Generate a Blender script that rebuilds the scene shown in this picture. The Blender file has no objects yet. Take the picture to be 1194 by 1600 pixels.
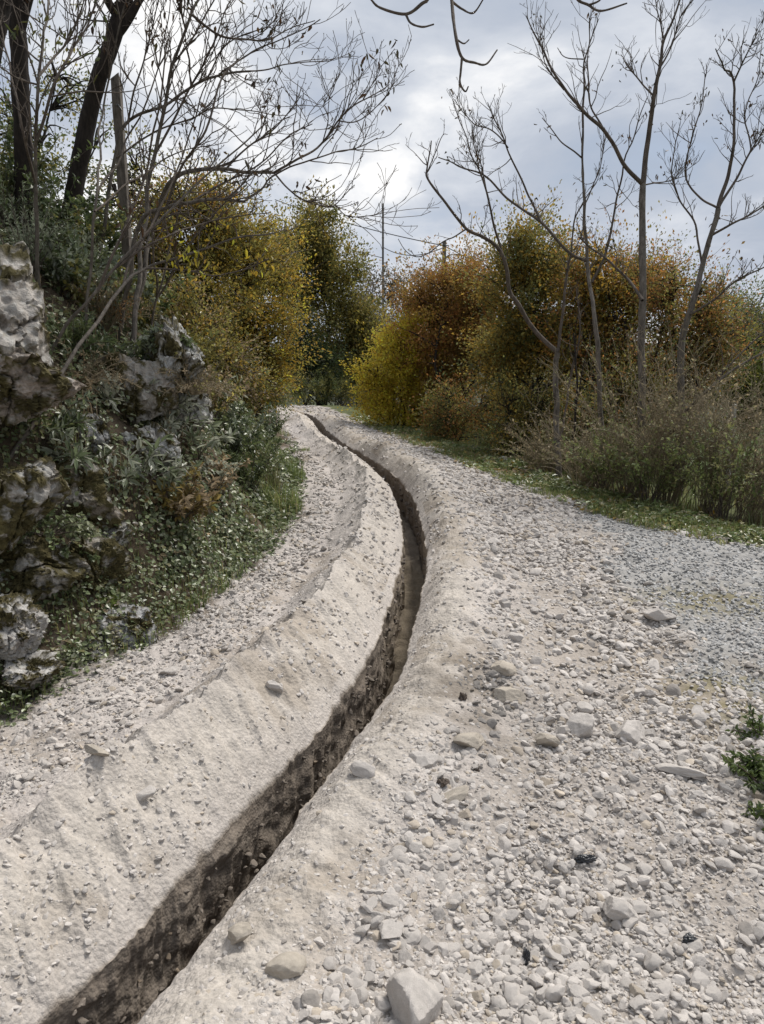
import bpy, math, random
import numpy as np
from mathutils import Vector, Matrix

rng = np.random.default_rng(11)
random.seed(5)
SC = bpy.context.scene
COL = SC.collection
PI = math.pi
R = math.radians

# ------------------------------------------------------------------ camera
CAM_H = 1.6
PITCH = R(11.74)
FPX = 1155.0
cam_d = bpy.data.cameras.new("camera")
cam = bpy.data.objects.new("camera", cam_d)
COL.objects.link(cam)
cam.location = (0, 0, CAM_H)
cam.rotation_euler = (PI / 2 - PITCH, 0, 0)
cam_d.sensor_fit = 'VERTICAL'
cam_d.sensor_height = 36.0
cam_d.lens = 36.0 * FPX / 1600.0
cam_d.clip_start = 0.05
cam_d.clip_end = 3000
SC.camera = cam

# ------------------------------------------------------------------ light
SUN_EL, SUN_AZ = R(55), R(40)       # azimuth measured from +Y towards +X
SC.view_settings.view_transform = 'Standard'
SC.view_settings.look = 'None'
SC.view_settings.gamma = 1
SC.view_settings.exposure = 0.3
sd = bpy.data.lights.new("sun", 'SUN')
sd.energy = 3.6
sd.angle = R(22)
sd.color = (1.0, 0.95, 0.88)
sun = bpy.data.objects.new("sun", sd)
COL.objects.link(sun)
sdir = Vector((math.sin(SUN_AZ) * math.cos(SUN_EL), math.cos(SUN_AZ) * math.cos(SUN_EL), math.sin(SUN_EL)))
sun.rotation_euler = sdir.to_track_quat('Z', 'Y').to_euler()
sun.location = (20, 20, 40)

world = bpy.data.worlds.new("World")
SC.world = world
world.use_nodes = True


class NT:
    """short hand for building node trees"""
    def __init__(self, tree):
        self.t = tree
        tree.nodes.clear()

    def n(self, typ, **kw):
        nd = self.t.nodes.new(typ)
        ins = kw.pop('ins', {})
        for k, v in kw.items():
            setattr(nd, k, v)
        for k, v in ins.items():
            if hasattr(v, 'is_output') or isinstance(v, bpy.types.NodeSocket):
                self.t.links.new(v, nd.inputs[k])
            else:
                nd.inputs[k].default_value = v
        return nd

    def ramp(self, fac, stops, interp='LINEAR'):
        nd = self.t.nodes.new('ShaderNodeValToRGB')
        nd.color_ramp.interpolation = interp
        el = nd.color_ramp.elements
        while len(el) < len(stops):
            el.new(0.5)
        for e, (p, c) in zip(el, stops):
            e.position = p
            e.color = (c[0], c[1], c[2], 1) if hasattr(c, '__len__') else (c, c, c, 1)
        self.t.links.new(fac, nd.inputs[0])
        return nd.outputs[0]

    def mix(self, fac, a, b, blend='MIX'):
        nd = self.t.nodes.new('ShaderNodeMix')
        nd.data_type = 'RGBA'
        nd.blend_type = blend
        for sock, v in ((nd.inputs[0], fac), (nd.inputs[6], a), (nd.inputs[7], b)):
            if isinstance(v, bpy.types.NodeSocket):
                self.t.links.new(v, sock)
            elif hasattr(v, '__len__'):
                sock.default_value = (v[0], v[1], v[2], 1)
            else:
                sock.default_value = v
        return nd.outputs[2]

    def math(self, op, a, b=0.0, c=0.0, clamp=False):
        nd = self.t.nodes.new('ShaderNodeMath')
        nd.operation = op
        nd.use_clamp = clamp
        for i, v in enumerate((a, b, c)):
            if isinstance(v, bpy.types.NodeSocket):
                self.t.links.new(v, nd.inputs[i])
            else:
                nd.inputs[i].default_value = v
        return nd.outputs[0]

    def link(self, a, b):
        self.t.links.new(a, b)


def build_world():
    N = NT(world.node_tree)
    sky = N.n('ShaderNodeTexSky', sky_type='NISHITA', sun_disc=False, sun_elevation=SUN_EL, sun_rotation=SUN_AZ,
              altitude=300, air_density=1.0, dust_density=1.5)
    tc = N.n('ShaderNodeTexCoord')
    sep = N.n('ShaderNodeSeparateXYZ', ins={0: tc.outputs['Generated']})
    zc = N.math('MAXIMUM', sep.outputs[2], 0.0)
    den = N.math('ADD', zc, 0.30)
    px = N.math('DIVIDE', sep.outputs[0], den)
    py = N.math('DIVIDE', sep.outputs[1], den)
    cmb = N.n('ShaderNodeCombineXYZ', ins={0: px, 1: py, 2: 3.7})
    n1 = N.n('ShaderNodeTexNoise', noise_dimensions='3D', ins={'Vector': cmb.outputs[0], 'Scale': 1.9, 'Detail': 8.0, 'Roughness': 0.55, 'Distortion': 0.25})
    n2 = N.n('ShaderNodeTexNoise', noise_dimensions='3D', ins={'Vector': cmb.outputs[0], 'Scale': 0.8, 'Detail': 3.0, 'Roughness': 0.5})
    s = N.math('ADD', N.math('MULTIPLY', n1.outputs[0], 0.62), N.math('MULTIPLY', n2.outputs[0], 0.38))
    cl = N.ramp(s, [(0.39, (2.95, 3.35, 4.05)), (0.47, (3.75, 4.1, 4.75)), (0.54, (5.0, 5.25, 5.7)), (0.61, (7.6, 7.55, 7.5))])
    cover = N.ramp(n1.outputs[0], [(0.28, 0.82), (0.45, 1.0)])
    # open sky seen through thin cloud, brighter near the horizon
    col = N.mix(cover, sky.outputs[0], cl)
    bg = N.n('ShaderNodeBackground', ins={'Color': col, 'Strength': 0.115})
    out = N.n('ShaderNodeOutputWorld')
    N.link(bg.outputs[0], out.inputs[0])


build_world()
SC.cycles.max_bounces = 6
SC.cycles.diffuse_bounces = 3
SC.cycles.glossy_bounces = 2
SC.cycles.transmission_bounces = 4
SC.cycles.transparent_max_bounces = 4
SC.cycles.caustics_reflective = False
SC.cycles.caustics_refractive = False


# ------------------------------------------------------------------ numeric helpers
def _hash(ix, iy, iz, seed):
    h = (ix.astype(np.int64) * 374761393 + iy.astype(np.int64) * 668265263 + iz.astype(np.int64) * 2147483647 + seed * 974634777) & 0xFFFFFFFF
    h = ((h ^ (h >> 13)) * 1274126177) & 0xFFFFFFFF
    h = ((h ^ (h >> 16)) * 2246822519) & 0xFFFFFFFF
    h = h ^ (h >> 15)
    return (h & 0xFFFFFF) / float(0xFFFFFF)


def noise3(x, y, z, seed=0):
    x, y, z = np.broadcast_arrays(np.asarray(x, float), np.asarray(y, float), np.asarray(z, float))
    ix, iy, iz = np.floor(x), np.floor(y), np.floor(z)
    fx, fy, fz = x - ix, y - iy, z - iz
    u, v, w = (f * f * f * (f * (f * 6 - 15) + 10) for f in (fx, fy, fz))
    r = 0
    for dx in (0, 1):
        for dy in (0, 1):
            for dz in (0, 1):
                r = r + _hash(ix + dx, iy + dy, iz + dz, seed) * (u if dx else 1 - u) * (v if dy else 1 - v) * (w if dz else 1 - w)
    return r * 2 - 1


def noise2(x, y, seed=0):
    x, y = np.broadcast_arrays(np.asarray(x, float), np.asarray(y, float))
    ix, iy = np.floor(x), np.floor(y)
    fx, fy = x - ix, y - iy
    u, v = (f * f * f * (f * (f * 6 - 15) + 10) for f in (fx, fy))
    z = np.zeros_like(ix)
    h = lambda a, b: _hash(ix + a, iy + b, z, seed)
    return ((h(0, 0) * (1 - u) + h(1, 0) * u) * (1 - v) + (h(0, 1) * (1 - u) + h(1, 1) * u) * v) * 2 - 1


def fbm2(x, y, octv=4, seed=0, gain=0.5):
    r, a, f = 0, 1.0, 1.0
    for i in range(octv):
        r = r + a * noise2(x * f + 17.3 * i, y * f - 9.1 * i, seed + i)
        a *= gain
        f *= 2.03
    return r


def fbm3(x, y, z, octv=4, seed=0, gain=0.5):
    r, a, f = 0, 1.0, 1.0
    for i in range(octv):
        r = r + a * noise3(x * f + 17.3 * i, y * f - 9.1 * i, z * f + 4.7 * i, seed + i)
        a *= gain
        f *= 2.03
    return r


def ss(a, b, x):
    t = np.clip((np.asarray(x, float) - a) / (b - a), 0, 1)
    return t * t * (3 - 2 * t)


def spline(xs, ys):
    """natural cubic spline through control points, evaluated anywhere (linear outside)"""
    xs, ys = np.array(xs, float), np.array(ys, float)
    n = len(xs)
    h = np.diff(xs)
    A = np.zeros((n, n))
    b = np.zeros(n)
    A[0, 0] = A[-1, -1] = 1
    for i in range(1, n - 1):
        A[i, i - 1], A[i, i], A[i, i + 1] = h[i - 1], 2 * (h[i - 1] + h[i]), h[i]
        b[i] = 3 * ((ys[i + 1] - ys[i]) / h[i] - (ys[i] - ys[i - 1]) / h[i - 1])
    c = np.linalg.solve(A, b)
    d = np.diff(c) / (3 * h)
    bb = np.diff(ys) / h - h * (2 * c[:-1] + c[1:]) / 3

    def f(x):
        x = np.asarray(x, float)
        xc = np.clip(x, xs[0], xs[-1])
        i = np.clip(np.searchsorted(xs, xc) - 1, 0, n - 2)
        t = xc - xs[i]
        v = ys[i] + bb[i] * t + c[i] * t * t + d[i] * t ** 3
        s0 = bb[0]
        s1 = bb[-1] + 2 * c[-2] * h[-1] + 3 * d[-1] * h[-1] ** 2
        return v + np.where(x < xs[0], (x - xs[0]) * s0, 0) + np.where(x > xs[-1], (x - xs[-1]) * s1, 0)
    return f


# photograph pixel -> point on the vertical plane at distance Y from the camera (used to read off where things stand)
def at(u, v, Y):
    a, b = (u - 597) / FPX, (800 - v) / FPX
    d = (a, math.cos(PITCH) + b * math.sin(PITCH), -math.sin(PITCH) + b * math.cos(PITCH))
    k = Y / d[1]
    return np.array((d[0] * k, Y, CAM_H + d[2] * k))


def mpp(Y):                       # metres per photograph pixel at distance Y
    return Y / FPX


# ------------------------------------------------------------------ mesh helpers
def mesh_np(name, verts, faces, mat=None, parent=None, col=None, smooth=True, link=True, loc=None):
    verts = np.ascontiguousarray(verts, dtype=np.float32).reshape(-1, 3)
    if not isinstance(faces, (list, tuple)):
        faces = [faces]
    faces = [np.asarray(f, dtype=np.int32) for f in faces if len(f)]
    me = bpy.data.meshes.new(name)
    me.vertices.add(len(verts))
    me.vertices.foreach_set('co', verts.ravel())
    loops = np.concatenate([f.ravel() for f in faces])
    tot = np.concatenate([np.full(len(f), f.shape[1], np.int32) for f in faces])
    start = np.concatenate([[0], np.cumsum(tot)[:-1]]).astype(np.int32)
    me.loops.add(len(loops))
    me.loops.foreach_set('vertex_index', loops)
    me.polygons.add(len(tot))
    me.polygons.foreach_set('loop_start', start)
    me.update(calc_edges=True)
    me.polygons.foreach_set('use_smooth', np.full(len(tot), bool(smooth)))
    if col is not None:
        col = np.asarray(col, np.float32)
        if col.ndim == 1:
            col = np.tile(col, (len(verts), 1))
        a = me.attributes.new('Col', 'FLOAT_COLOR', 'POINT')
        a.data.foreach_set('color', np.concatenate([col[:, :3], np.ones((len(col), 1), np.float32)], 1).ravel())
    if mat:
        me.materials.append(mat)
    me.update()
    if not link:
        return me
    o = bpy.data.objects.new(name, me)
    COL.objects.link(o)
    if loc is not None:
        o.location = loc
    if parent is not None:
        o.parent = parent
    return o


def tag(o, label=None, cat=None, group=None, kind=None):
    if label: o['label'] = label
    if cat: o['category'] = cat
    if group: o['group'] = group
    if kind: o['kind'] = kind
    return o


def empty(name, loc=(0, 0, 0)):
    o = bpy.data.objects.new(name, None)
    o.empty_display_size = 0.1
    COL.objects.link(o)
    o.location = [float(c) for c in loc]
    return o


def icosphere(sub):
    t = (1 + 5 ** .5) / 2
    v = [(-1, t, 0), (1, t, 0), (-1, -t, 0), (1, -t, 0), (0, -1, t), (0, 1, t), (0, -1, -t), (0, 1, -t), (t, 0, -1), (t, 0, 1), (-t, 0, -1), (-t, 0, 1)]
    v = [np.array(p) / np.linalg.norm(p) for p in v]
    f = [(0, 11, 5), (0, 5, 1), (0, 1, 7), (0, 7, 10), (0, 10, 11), (1, 5, 9), (5, 11, 4), (11, 10, 2), (10, 7, 6), (7, 1, 8),
         (3, 9, 4), (3, 4, 2), (3, 2, 6), (3, 6, 8), (3, 8, 9), (4, 9, 5), (2, 4, 11), (6, 2, 10), (8, 6, 7), (9, 8, 1)]
    for _ in range(sub):
        cache, nf = {}, []
        def mid(a, b):
            k = (min(a, b), max(a, b))
            if k not in cache:
                m = v[a] + v[b]
                v.append(m / np.linalg.norm(m))
                cache[k] = len(v) - 1
            return cache[k]
        for a, b, c in f:
            ab, bc, ca = mid(a, b), mid(b, c), mid(c, a)
            nf += [(a, ab, ca), (b, bc, ab), (c, ca, bc), (ab, bc, ca)]
        f = nf
    return np.array(v), np.array(f, np.int32)


ICO = {k: icosphere(k) for k in (0, 1, 2, 3, 4, 5)}


class Tubes:
    """collects tapering limbs and makes them one mesh"""
    def __init__(self):
        self.g = {}

    def add(self, pts, rad, sides=5):
        pts = np.asarray(pts, float)
        rad = np.broadcast_to(np.asarray(rad, float), (len(pts),))
        self.g.setdefault((len(pts), sides), []).append((pts, rad))

    def data(self):
        V, F, off = [], [], 0
        for (K, S), lst in self.g.items():
            P = np.array([a for a, _ in lst])
            Rr = np.array([b for _, b in lst])
            T = np.gradient(P, axis=1)
            T /= np.linalg.norm(T, axis=2, keepdims=True) + 1e-9
            D = P[:, -1] - P[:, 0]
            ref = np.where((np.abs(D[:, 2]) > 0.7 * np.linalg.norm(D, axis=1))[:, None], np.array([[1.0, 0.13, 0]]), np.array([[0.05, 0.1, 1.0]]))
            U = np.cross(T, ref[:, None, :])
            U /= np.linalg.norm(U, axis=2, keepdims=True) + 1e-9
            W = np.cross(T, U)
            a = np.arange(S) * 2 * PI / S
            v = P[:, :, None, :] + Rr[:, :, None, None] * (U[:, :, None, :] * np.cos(a)[None, None, :, None] + W[:, :, None, :] * np.sin(a)[None, None, :, None])
            n = len(P)
            base = off + np.arange(n)[:, None, None] * K * S + np.arange(K - 1)[None, :, None] * S
            j = np.arange(S)[None, None, :]
            j2 = (np.arange(S)[None, None, :] + 1) % S
            f = np.stack([base + j, base + j2, base + S + j2, base + S + j], -1).reshape(-1, 4)
            V.append(v.reshape(-1, 3))
            F.append(f)
            off += n * K * S
        if not V:
            return np.zeros((0, 3)), np.zeros((0, 4), np.int32)
        return np.concatenate(V), np.concatenate(F)

    def build(self, name, mat, parent=None, col=None, origin=(0, 0, 0), jitter=0.0):
        v, f = self.data()
        if not len(f):
            return None
        if jitter:
            v = v + np.stack([noise3(v[:, 0] * 40, v[:, 1] * 40, v[:, 2] * 12, s) for s in (1, 2, 3)], 1) * jitter
        return mesh_np(name, v - np.asarray(origin), f, mat, parent, col)


def catmull(pts, n):
    P = np.asarray(pts, float)
    P = np.vstack([2 * P[0] - P[1], P, 2 * P[-1] - P[-2]])
    m = len(P) - 3
    t = np.linspace(0, m - 1e-6, n)
    i = t.astype(int)
    u = (t - i)[:, None]
    p0, p1, p2, p3 = P[i], P[i + 1], P[i + 2], P[i + 3]
    return 0.5 * (2 * p1 + (p2 - p0) * u + (2 * p0 - 5 * p1 + 4 * p2 - p3) * u ** 2 + (3 * p1 - p0 - 3 * p2 + p3) * u ** 3)


def unit(v):
    v = np.asarray(v, float)
    return v / (np.linalg.norm(v, axis=-1, keepdims=True) + 1e-9)


def rdir(n):
    return unit(rng.normal(size=(n, 3)))


# ------------------------------------------------------------------ materials
def mat_ground(name='earth_and_gravel', s1=60.0, s2=75.0, strength=0.7, dist=0.012):
    m = bpy.data.materials.new(name)
    m.use_nodes = True
    N = NT(m.node_tree)
    at_ = N.n('ShaderNodeAttribute', attribute_name='Col')
    tc = N.n('ShaderNodeTexCoord')
    obj = tc.outputs['Object']
    n1 = N.n('ShaderNodeTexNoise', ins={'Vector': obj, 'Scale': s1, 'Detail': 5.0, 'Roughness': 0.65})
    n2 = N.n('ShaderNodeTexNoise', ins={'Vector': obj, 'Scale': 7.0, 'Detail': 5.0, 'Roughness': 0.6})
    v = N.n('ShaderNodeTexVoronoi', ins={'Vector': obj, 'Scale': s2, 'Randomness': 1.0})
    f = N.ramp(n1.outputs[0], [(0.3, 0.78), (0.7, 1.15)])
    f2 = N.ramp(n2.outputs[0], [(0.3, 0.88), (0.7, 1.1)])
    c = N.mix(1.0, at_.outputs['Color'], f, 'MULTIPLY')
    c = N.mix(1.0, c, f2, 'MULTIPLY')
    h = N.math('ADD', N.math('MULTIPLY', n1.outputs[0], 0.9), N.math('MULTIPLY', v.outputs['Distance'], -0.45))
    b = N.n('ShaderNodeBump', ins={'Height': h, 'Strength': strength, 'Distance': dist})
    p = N.n('ShaderNodeBsdfPrincipled', ins={'Base Color': c, 'Roughness': 0.95, 'Normal': b.outputs[0], 'Specular IOR Level': 0.15})
    o = N.n('ShaderNodeOutputMaterial')
    N.link(p.outputs[0], o.inputs[0])
    return m


def mat_stone(name='limestone', scale=35.0, bump=0.5, dist=0.006, lo=0.80):
    m = bpy.data.materials.new(name)
    m.use_nodes = True
    N = NT(m.node_tree)
    at_ = N.n('ShaderNodeAttribute', attribute_name='Col')
    tc = N.n('ShaderNodeTexCoord')
    n1 = N.n('ShaderNodeTexNoise', ins={'Vector': tc.outputs['Object'], 'Scale': scale, 'Detail': 6.0, 'Roughness': 0.65})
    f = N.ramp(n1.outputs[0], [(0.3, lo), (0.7, 1.15)])
    c = N.mix(1.0, at_.outputs['Color'], f, 'MULTIPLY')
    b = N.n('ShaderNodeBump', ins={'Height': n1.outputs[0], 'Strength': bump, 'Distance': dist})
    p = N.n('ShaderNodeBsdfPrincipled', ins={'Base Color': c, 'Roughness': 0.9, 'Normal': b.outputs[0], 'Specular IOR Level': 0.2})
    o = N.n('ShaderNodeOutputMaterial')
    N.link(p.outputs[0], o.inputs[0])
    return m


def mat_leaf(name='leaf', trans=0.5, rough=0.5, spec=0.4):
    m = bpy.data.materials.new(name)
    m.use_nodes = True
    N = NT(m.node_tree)
    at_ = N.n('ShaderNodeAttribute', attribute_name='Col')
    p = N.n('ShaderNodeBsdfPrincipled', ins={'Base Color': at_.outputs['Color'], 'Roughness': rough, 'Specular IOR Level': spec})
    t = N.n('ShaderNodeBsdfTranslucent', ins={'Color': at_.outputs['Color']})
    mx = N.n('ShaderNodeMixShader', ins={0: trans, 1: p.outputs[0], 2: t.outputs[0]})
    o = N.n('ShaderNodeOutputMaterial')
    N.link(mx.outputs[0], o.inputs[0])
    return m


def mat_bark(name, c1, c2, scale=25.0):
    m = bpy.data.materials.new(name)
    m.use_nodes = True
    N = NT(m.node_tree)
    tc = N.n('ShaderNodeTexCoord')
    mp = N.n('ShaderNodeMapping', ins={'Vector': tc.outputs['Object'], 'Scale': (1, 1, 0.3)})
    n1 = N.n('ShaderNodeTexNoise', ins={'Vector': mp.outputs[0], 'Scale': scale, 'Detail': 6.0, 'Roughness': 0.7})
    c = N.ramp(n1.outputs[0], [(0.32, c1), (0.68, c2)])
    b = N.n('ShaderNodeBump', ins={'Height': n1.outputs[0], 'Strength': 0.7, 'Distance': 0.02})
    p = N.n('ShaderNodeBsdfPrincipled', ins={'Base Color': c, 'Roughness': 0.9, 'Normal': b.outputs[0], 'Specular IOR Level': 0.2})
    o = N.n('ShaderNodeOutputMaterial')
    N.link(p.outputs[0], o.inputs[0])
    return m


def mat_plain(name, col, rough=0.7, metal=0.0):
    m = bpy.data.materials.new(name)
    m.use_nodes = True
    N = NT(m.node_tree)
    tc = N.n('ShaderNodeTexCoord')
    n1 = N.n('ShaderNodeTexNoise', ins={'Vector': tc.outputs['Object'], 'Scale': 12.0, 'Detail': 4.0})
    f = N.ramp(n1.outputs[0], [(0.3, 0.8), (0.7, 1.15)])
    c = N.mix(1.0, col, f, 'MULTIPLY')
    p = N.n('ShaderNodeBsdfPrincipled', ins={'Base Color': c, 'Roughness': rough, 'Metallic': metal})
    o = N.n('ShaderNodeOutputMaterial')
    N.link(p.outputs[0], o.inputs[0])
    return m


M_GROUND = mat_ground()
M_DUG = mat_ground('dug_soil', 42.0, 90.0, 0.6, 0.010)
M_STONE = mat_stone()
M_ROCK = mat_stone('weathered_limestone', 24.0, 1.0, 0.03, 0.55)
M_LEAF = mat_leaf()
M_GLOSS = mat_leaf('glossy_leaf', 0.35, 0.36, 0.6)
M_BARK_DARK = mat_bark('dark_bark', (0.012, 0.010, 0.009), (0.045, 0.036, 0.030))
M_BARK_GREY = mat_bark('grey_bark', (0.06, 0.052, 0.044), (0.20, 0.175, 0.15))
M_BARK_TWIG = mat_bark('twig_bark', (0.05, 0.041, 0.034), (0.15, 0.122, 0.10))
M_BARK_BROWN = mat_bark('brown_bark', (0.15, 0.122, 0.078), (0.33, 0.275, 0.185))

# ------------------------------------------------------------------ the lie of the land
trench_x = spline([-1.5, 0.6, 1.53, 1.9, 2.44, 2.9, 3.55, 4.4, 5.4, 6.7, 8.2, 10, 11.5, 13.7, 16.8, 19.5, 21.5, 24],
                  [-2.6, -1.25, -.72, -.565, -.37, -.21, -.02, .115, .23, .29, .263, .085, -.215, -.735, -1.34, -1.76, -2.2, -3.1])
left_x = spline([-3, 1, 3.11, 4.05, 4.88, 6.31, 8.05, 11.7, 16, 21, 24, 27], [-2.6, -2.25, -1.76, -1.36, -1.16, -1.0, -1.02, -1.45, -2.1, -2.9, -3.6, -4.6])
verge_x = spline([-3, 3.5, 6.14, 6.6, 7.3, 8.5, 10.4, 13, 15.7, 19, 23, 27], [5.5, 4.3, 3.3, 2.98, 2.63, 2.12, 1.6, 1.0, .33, -.55, -1.5, -2.4])


def tdist(x, y):
    e = 0.02
    sl = (trench_x(np.asarray(y) + e) - trench_x(np.asarray(y) - e)) / (2 * e)
    return (x - trench_x(y)) / np.sqrt(1 + sl * sl)


def crest(y):
    yy = np.maximum(np.asarray(y, float) - 24.5, 0)
    return -0.012 * np.minimum(yy, 6) ** 2 - 0.13 * np.maximum(yy - 6, 0).clip(0, 8)


def berm(t, y, x=None):
    """spoil thrown up on both sides of the trench"""
    v1 = 1 + 0.22 * noise2(y * 1.3, 3.3, 5) + 0.12 * noise2(y * 4.1, 1.3, 6)
    v2 = 1 + 0.3 * noise2(y * 1.1, 8.3, 7) + 0.15 * noise2(y * 3.7, 2.3, 8)
    a = -t
    near = 1 - 0.35 * ss(8, 16, y)
    rl = 0.445 * (1 + 0.10 * noise2(y * 1.9, 0.7, 41))
    up = np.clip((a - 0.10) / (rl - 0.10), 0, 1)
    left = np.where(a < rl, up ** 0.92, 1 - 0.78 * np.clip((a - rl) / 0.30, 0, 1) ** 0.85 - 0.24 * ss(0.85, 1.5, a)) * 0.265 * v1 * near
    rr = 0.34
    upr = np.clip((t - 0.10) / (rr - 0.10), 0, 1)
    right = np.where(t < rr, np.sin(upr * PI / 2), 1 - 0.78 * ss(rr + 0.04, rr + 0.62, t) - 0.22 * ss(rr + 0.6, rr + 1.4, t)) * (0.165 + 0.05 * ss(5, 8, y) - 0.06 * ss(10, 16, y)) * v2
    return np.where(t < 0, left, right) * (1 - ss(19.5, 22, y))


BANK_D = [0, .12, .35, .65, 1.0, 1.4, 2.2, 4, 8, 16, 40, 200]
BANK_Z = [0, .06, .36, .92, 1.45, 1.9, 2.75, 3.7, 4.6, 5.8, 8, 25]


def land(x, y, fine=True):
    x, y = np.asarray(x, float), np.asarray(y, float)
    t = tdist(x, y)
    z = crest(y) + berm(t, y)
    dl = left_x(y) + 0.10 * noise2(y * 1.7, 4.0, 31) - x
    k = 1 - 0.62 * ss(7.5, 14, y)
    bz = np.interp(dl, BANK_D, BANK_Z) * k
    bz = bz + np.where(dl > 0, ss(0, 1.0, dl) * (0.16 * fbm2(x * 1.4, y * 1.4, 4, 21)), 0)
    dr = x - verge_x(y)
    fall = -0.09 * np.clip(dr - 0.5, 0, 3) - 0.20 * np.clip(dr - 3.0, 0, 9) - 0.02 * np.clip(dr - 12, 0, 40)
    fall = fall + np.where(dr > 0, ss(0, 1.5, dr) * 0.07 * fbm2(x * 1.1, y * 1.1, 3, 23), 0)
    z = z + bz + fall
    far = np.hypot(x, y)
    z = z + ss(70, 420, far) * 16 * (0.7 + 0.6 * fbm2(x * 0.006, y * 0.006, 3, 77)) 
    if fine:
        onroad = ss(-0.15, 0.1, -dl) * ss(-0.2, 0.1, -dr)
        rough = 0.022 * fbm2(x * 2.2, y * 2.2, 3, 51) + 0.014 * fbm2(x * 8, y * 8, 3, 52) + 0.006 * fbm2(x * 33, y * 33, 2, 53)
        bd = np.exp(-((np.abs(t) - 0.28) / 0.2) ** 2)           # smooth scraped slopes
        z = z + rough * (0.35 + 0.65 * onroad) * (1 - 0.75 * bd)
        z = z + bd * (0.006 * fbm2(x * 26, y * 26, 3, 54) + 0.007 * np.maximum(noise2(x * 48, y * 48, 56), 0) ** 2 + 0.010 * fbm2(x * 5, y * 5, 2, 57)) * (y < 25)
        # scrape marks of the digger, running down the slopes at a slant
        zr = trench_x(y)
        st_ = y + t * 0.8
        z = z + bd * (0.012 * noise2(st_ * 9, t * 2.2, 59) + 0.017 * noise2(st_ * 21, t * 3.0, 55) + 0.017 * np.abs(noise2(st_ * 40, t * 5, 58))) * np.where(t > 0, 0.5, 1.0)
        z = z + 0.022 * np.exp(-((t + 0.46) / 0.12) ** 2) * fbm2(x * 9, y * 9, 3, 64) * (y < 22) * (y < 22)
    return z


def side_track(x, y):
    """weight of the old grey gravel track that joins from the right"""
    w = noise2(x * 3, y * 3, 61) * 0.22 + noise2(x * 9, y * 9, 62) * 0.1
    e = np.interp(y, [2.0, 2.8, 3.3, 4.3, 5.7, 7.7, 8.6], [2.0, 1.85, 1.72, 1.72, 1.85, 2.08, 2.6])
    return ss(-0.28, 0.22, x - e + w) * ss(-0.05, 0.25, verge_x(y) - x + w * 0.5) * ss(2.9, 3.35, y + w)


def ground_col(x, y):
    x, y = np.asarray(x, float), np.asarray(y, float)
    t = tdist(x, y)
    dl = left_x(y) - x
    dr = x - verge_x(y)
    n = fbm2(x * 1.6, y * 1.6, 4, 71)
    n2 = fbm2(x * 9, y * 9, 3, 72)
    pale = np.array([0.45, 0.412, 0.383])
    cream = np.array([0.455, 0.415, 0.365])
    brown = np.array([0.27, 0.225, 0.175])
    grey = np.array([0.315, 0.31, 0.30])
    soil = np.array([0.085, 0.065, 0.045])
    turf = np.array([0.075, 0.085, 0.035])
    def mixc(a, b, w):
        return a + (b - a) * np.asarray(w)[..., None]
    c = np.broadcast_to(pale, x.shape + (3,)).copy()
    c = mixc(c, cream, np.exp(-((np.abs(t) - 0.3) / 0.2) ** 2) * 0.8)
    c = mixc(c, brown, 0.55 * ss(0.15, 0.9, n + 0.35 * n2) * (np.abs(t) > 0.15))
    c = mixc(c, np.array([.34, .305, .27]), 0.75 * ss(0.5, 0.8, t + 0.1 * n))  # brownish dirt under dense gravel, darkened to stand for shaded gaps between stones
    # browner dug soil on the far right spoil and along the right rim
    c = mixc(c, brown * 0.85, 0.75 * np.exp(-((t - 0.5) / 0.4) ** 2) * ss(8.5, 10.5, y) * (0.6 + 0.4 * n2))
    c = mixc(c, brown, 0.6 * ss(1.25, 1.5, x + 0.2 * n) * (1 - ss(3.6, 4.4, y)) * (y > 0))
    c = mixc(c, brown * 0.6, 0.75 * np.clip(np.exp(-(((x - 0.42) / 0.24) ** 2 + ((y - 3.1) / 0.5) ** 2)) * (0.9 + 0.7 * n2), 0, 1))
    c = mixc(c, grey * (1 + 0.12 * n2[..., None]), side_track(x, y) * 0.9)
    patch = np.exp(-(((x - 2.25) / 0.55) ** 2 + ((y - 4.75) / 0.28) ** 2)) + np.exp(-(((x - 1.75) / 0.3) ** 2 + ((y - 3.3) / 0.3) ** 2))
    c = mixc(c, np.array([0.20, 0.175, 0.10]), np.clip(patch * (0.9 + 0.8 * n2), 0, 0.85))
    c = mixc(c, turf * (1 + 0.3 * n2[..., None]), ss(-0.12, 0.22, dr + 0.16 * n + 0.12 * n2))
    c = mixc(c, soil * (1 + 0.3 * n2[..., None]), ss(-0.2, 0.12, dl + 0.14 * n + 0.10 * n2))
    far = np.hypot(x, y)
    c = mixc(c, np.array([0.06, 0.065, 0.045]) * (1 + 0.3 * n2[..., None]), ss(40, 70, far))
    c = mixc(c, np.array([0.065, 0.10, 0.03]), ss(3, 6, dr) * (1 - ss(50, 80, far)) * 0.8)
    return np.clip(c, 0.01, 0.8)


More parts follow.
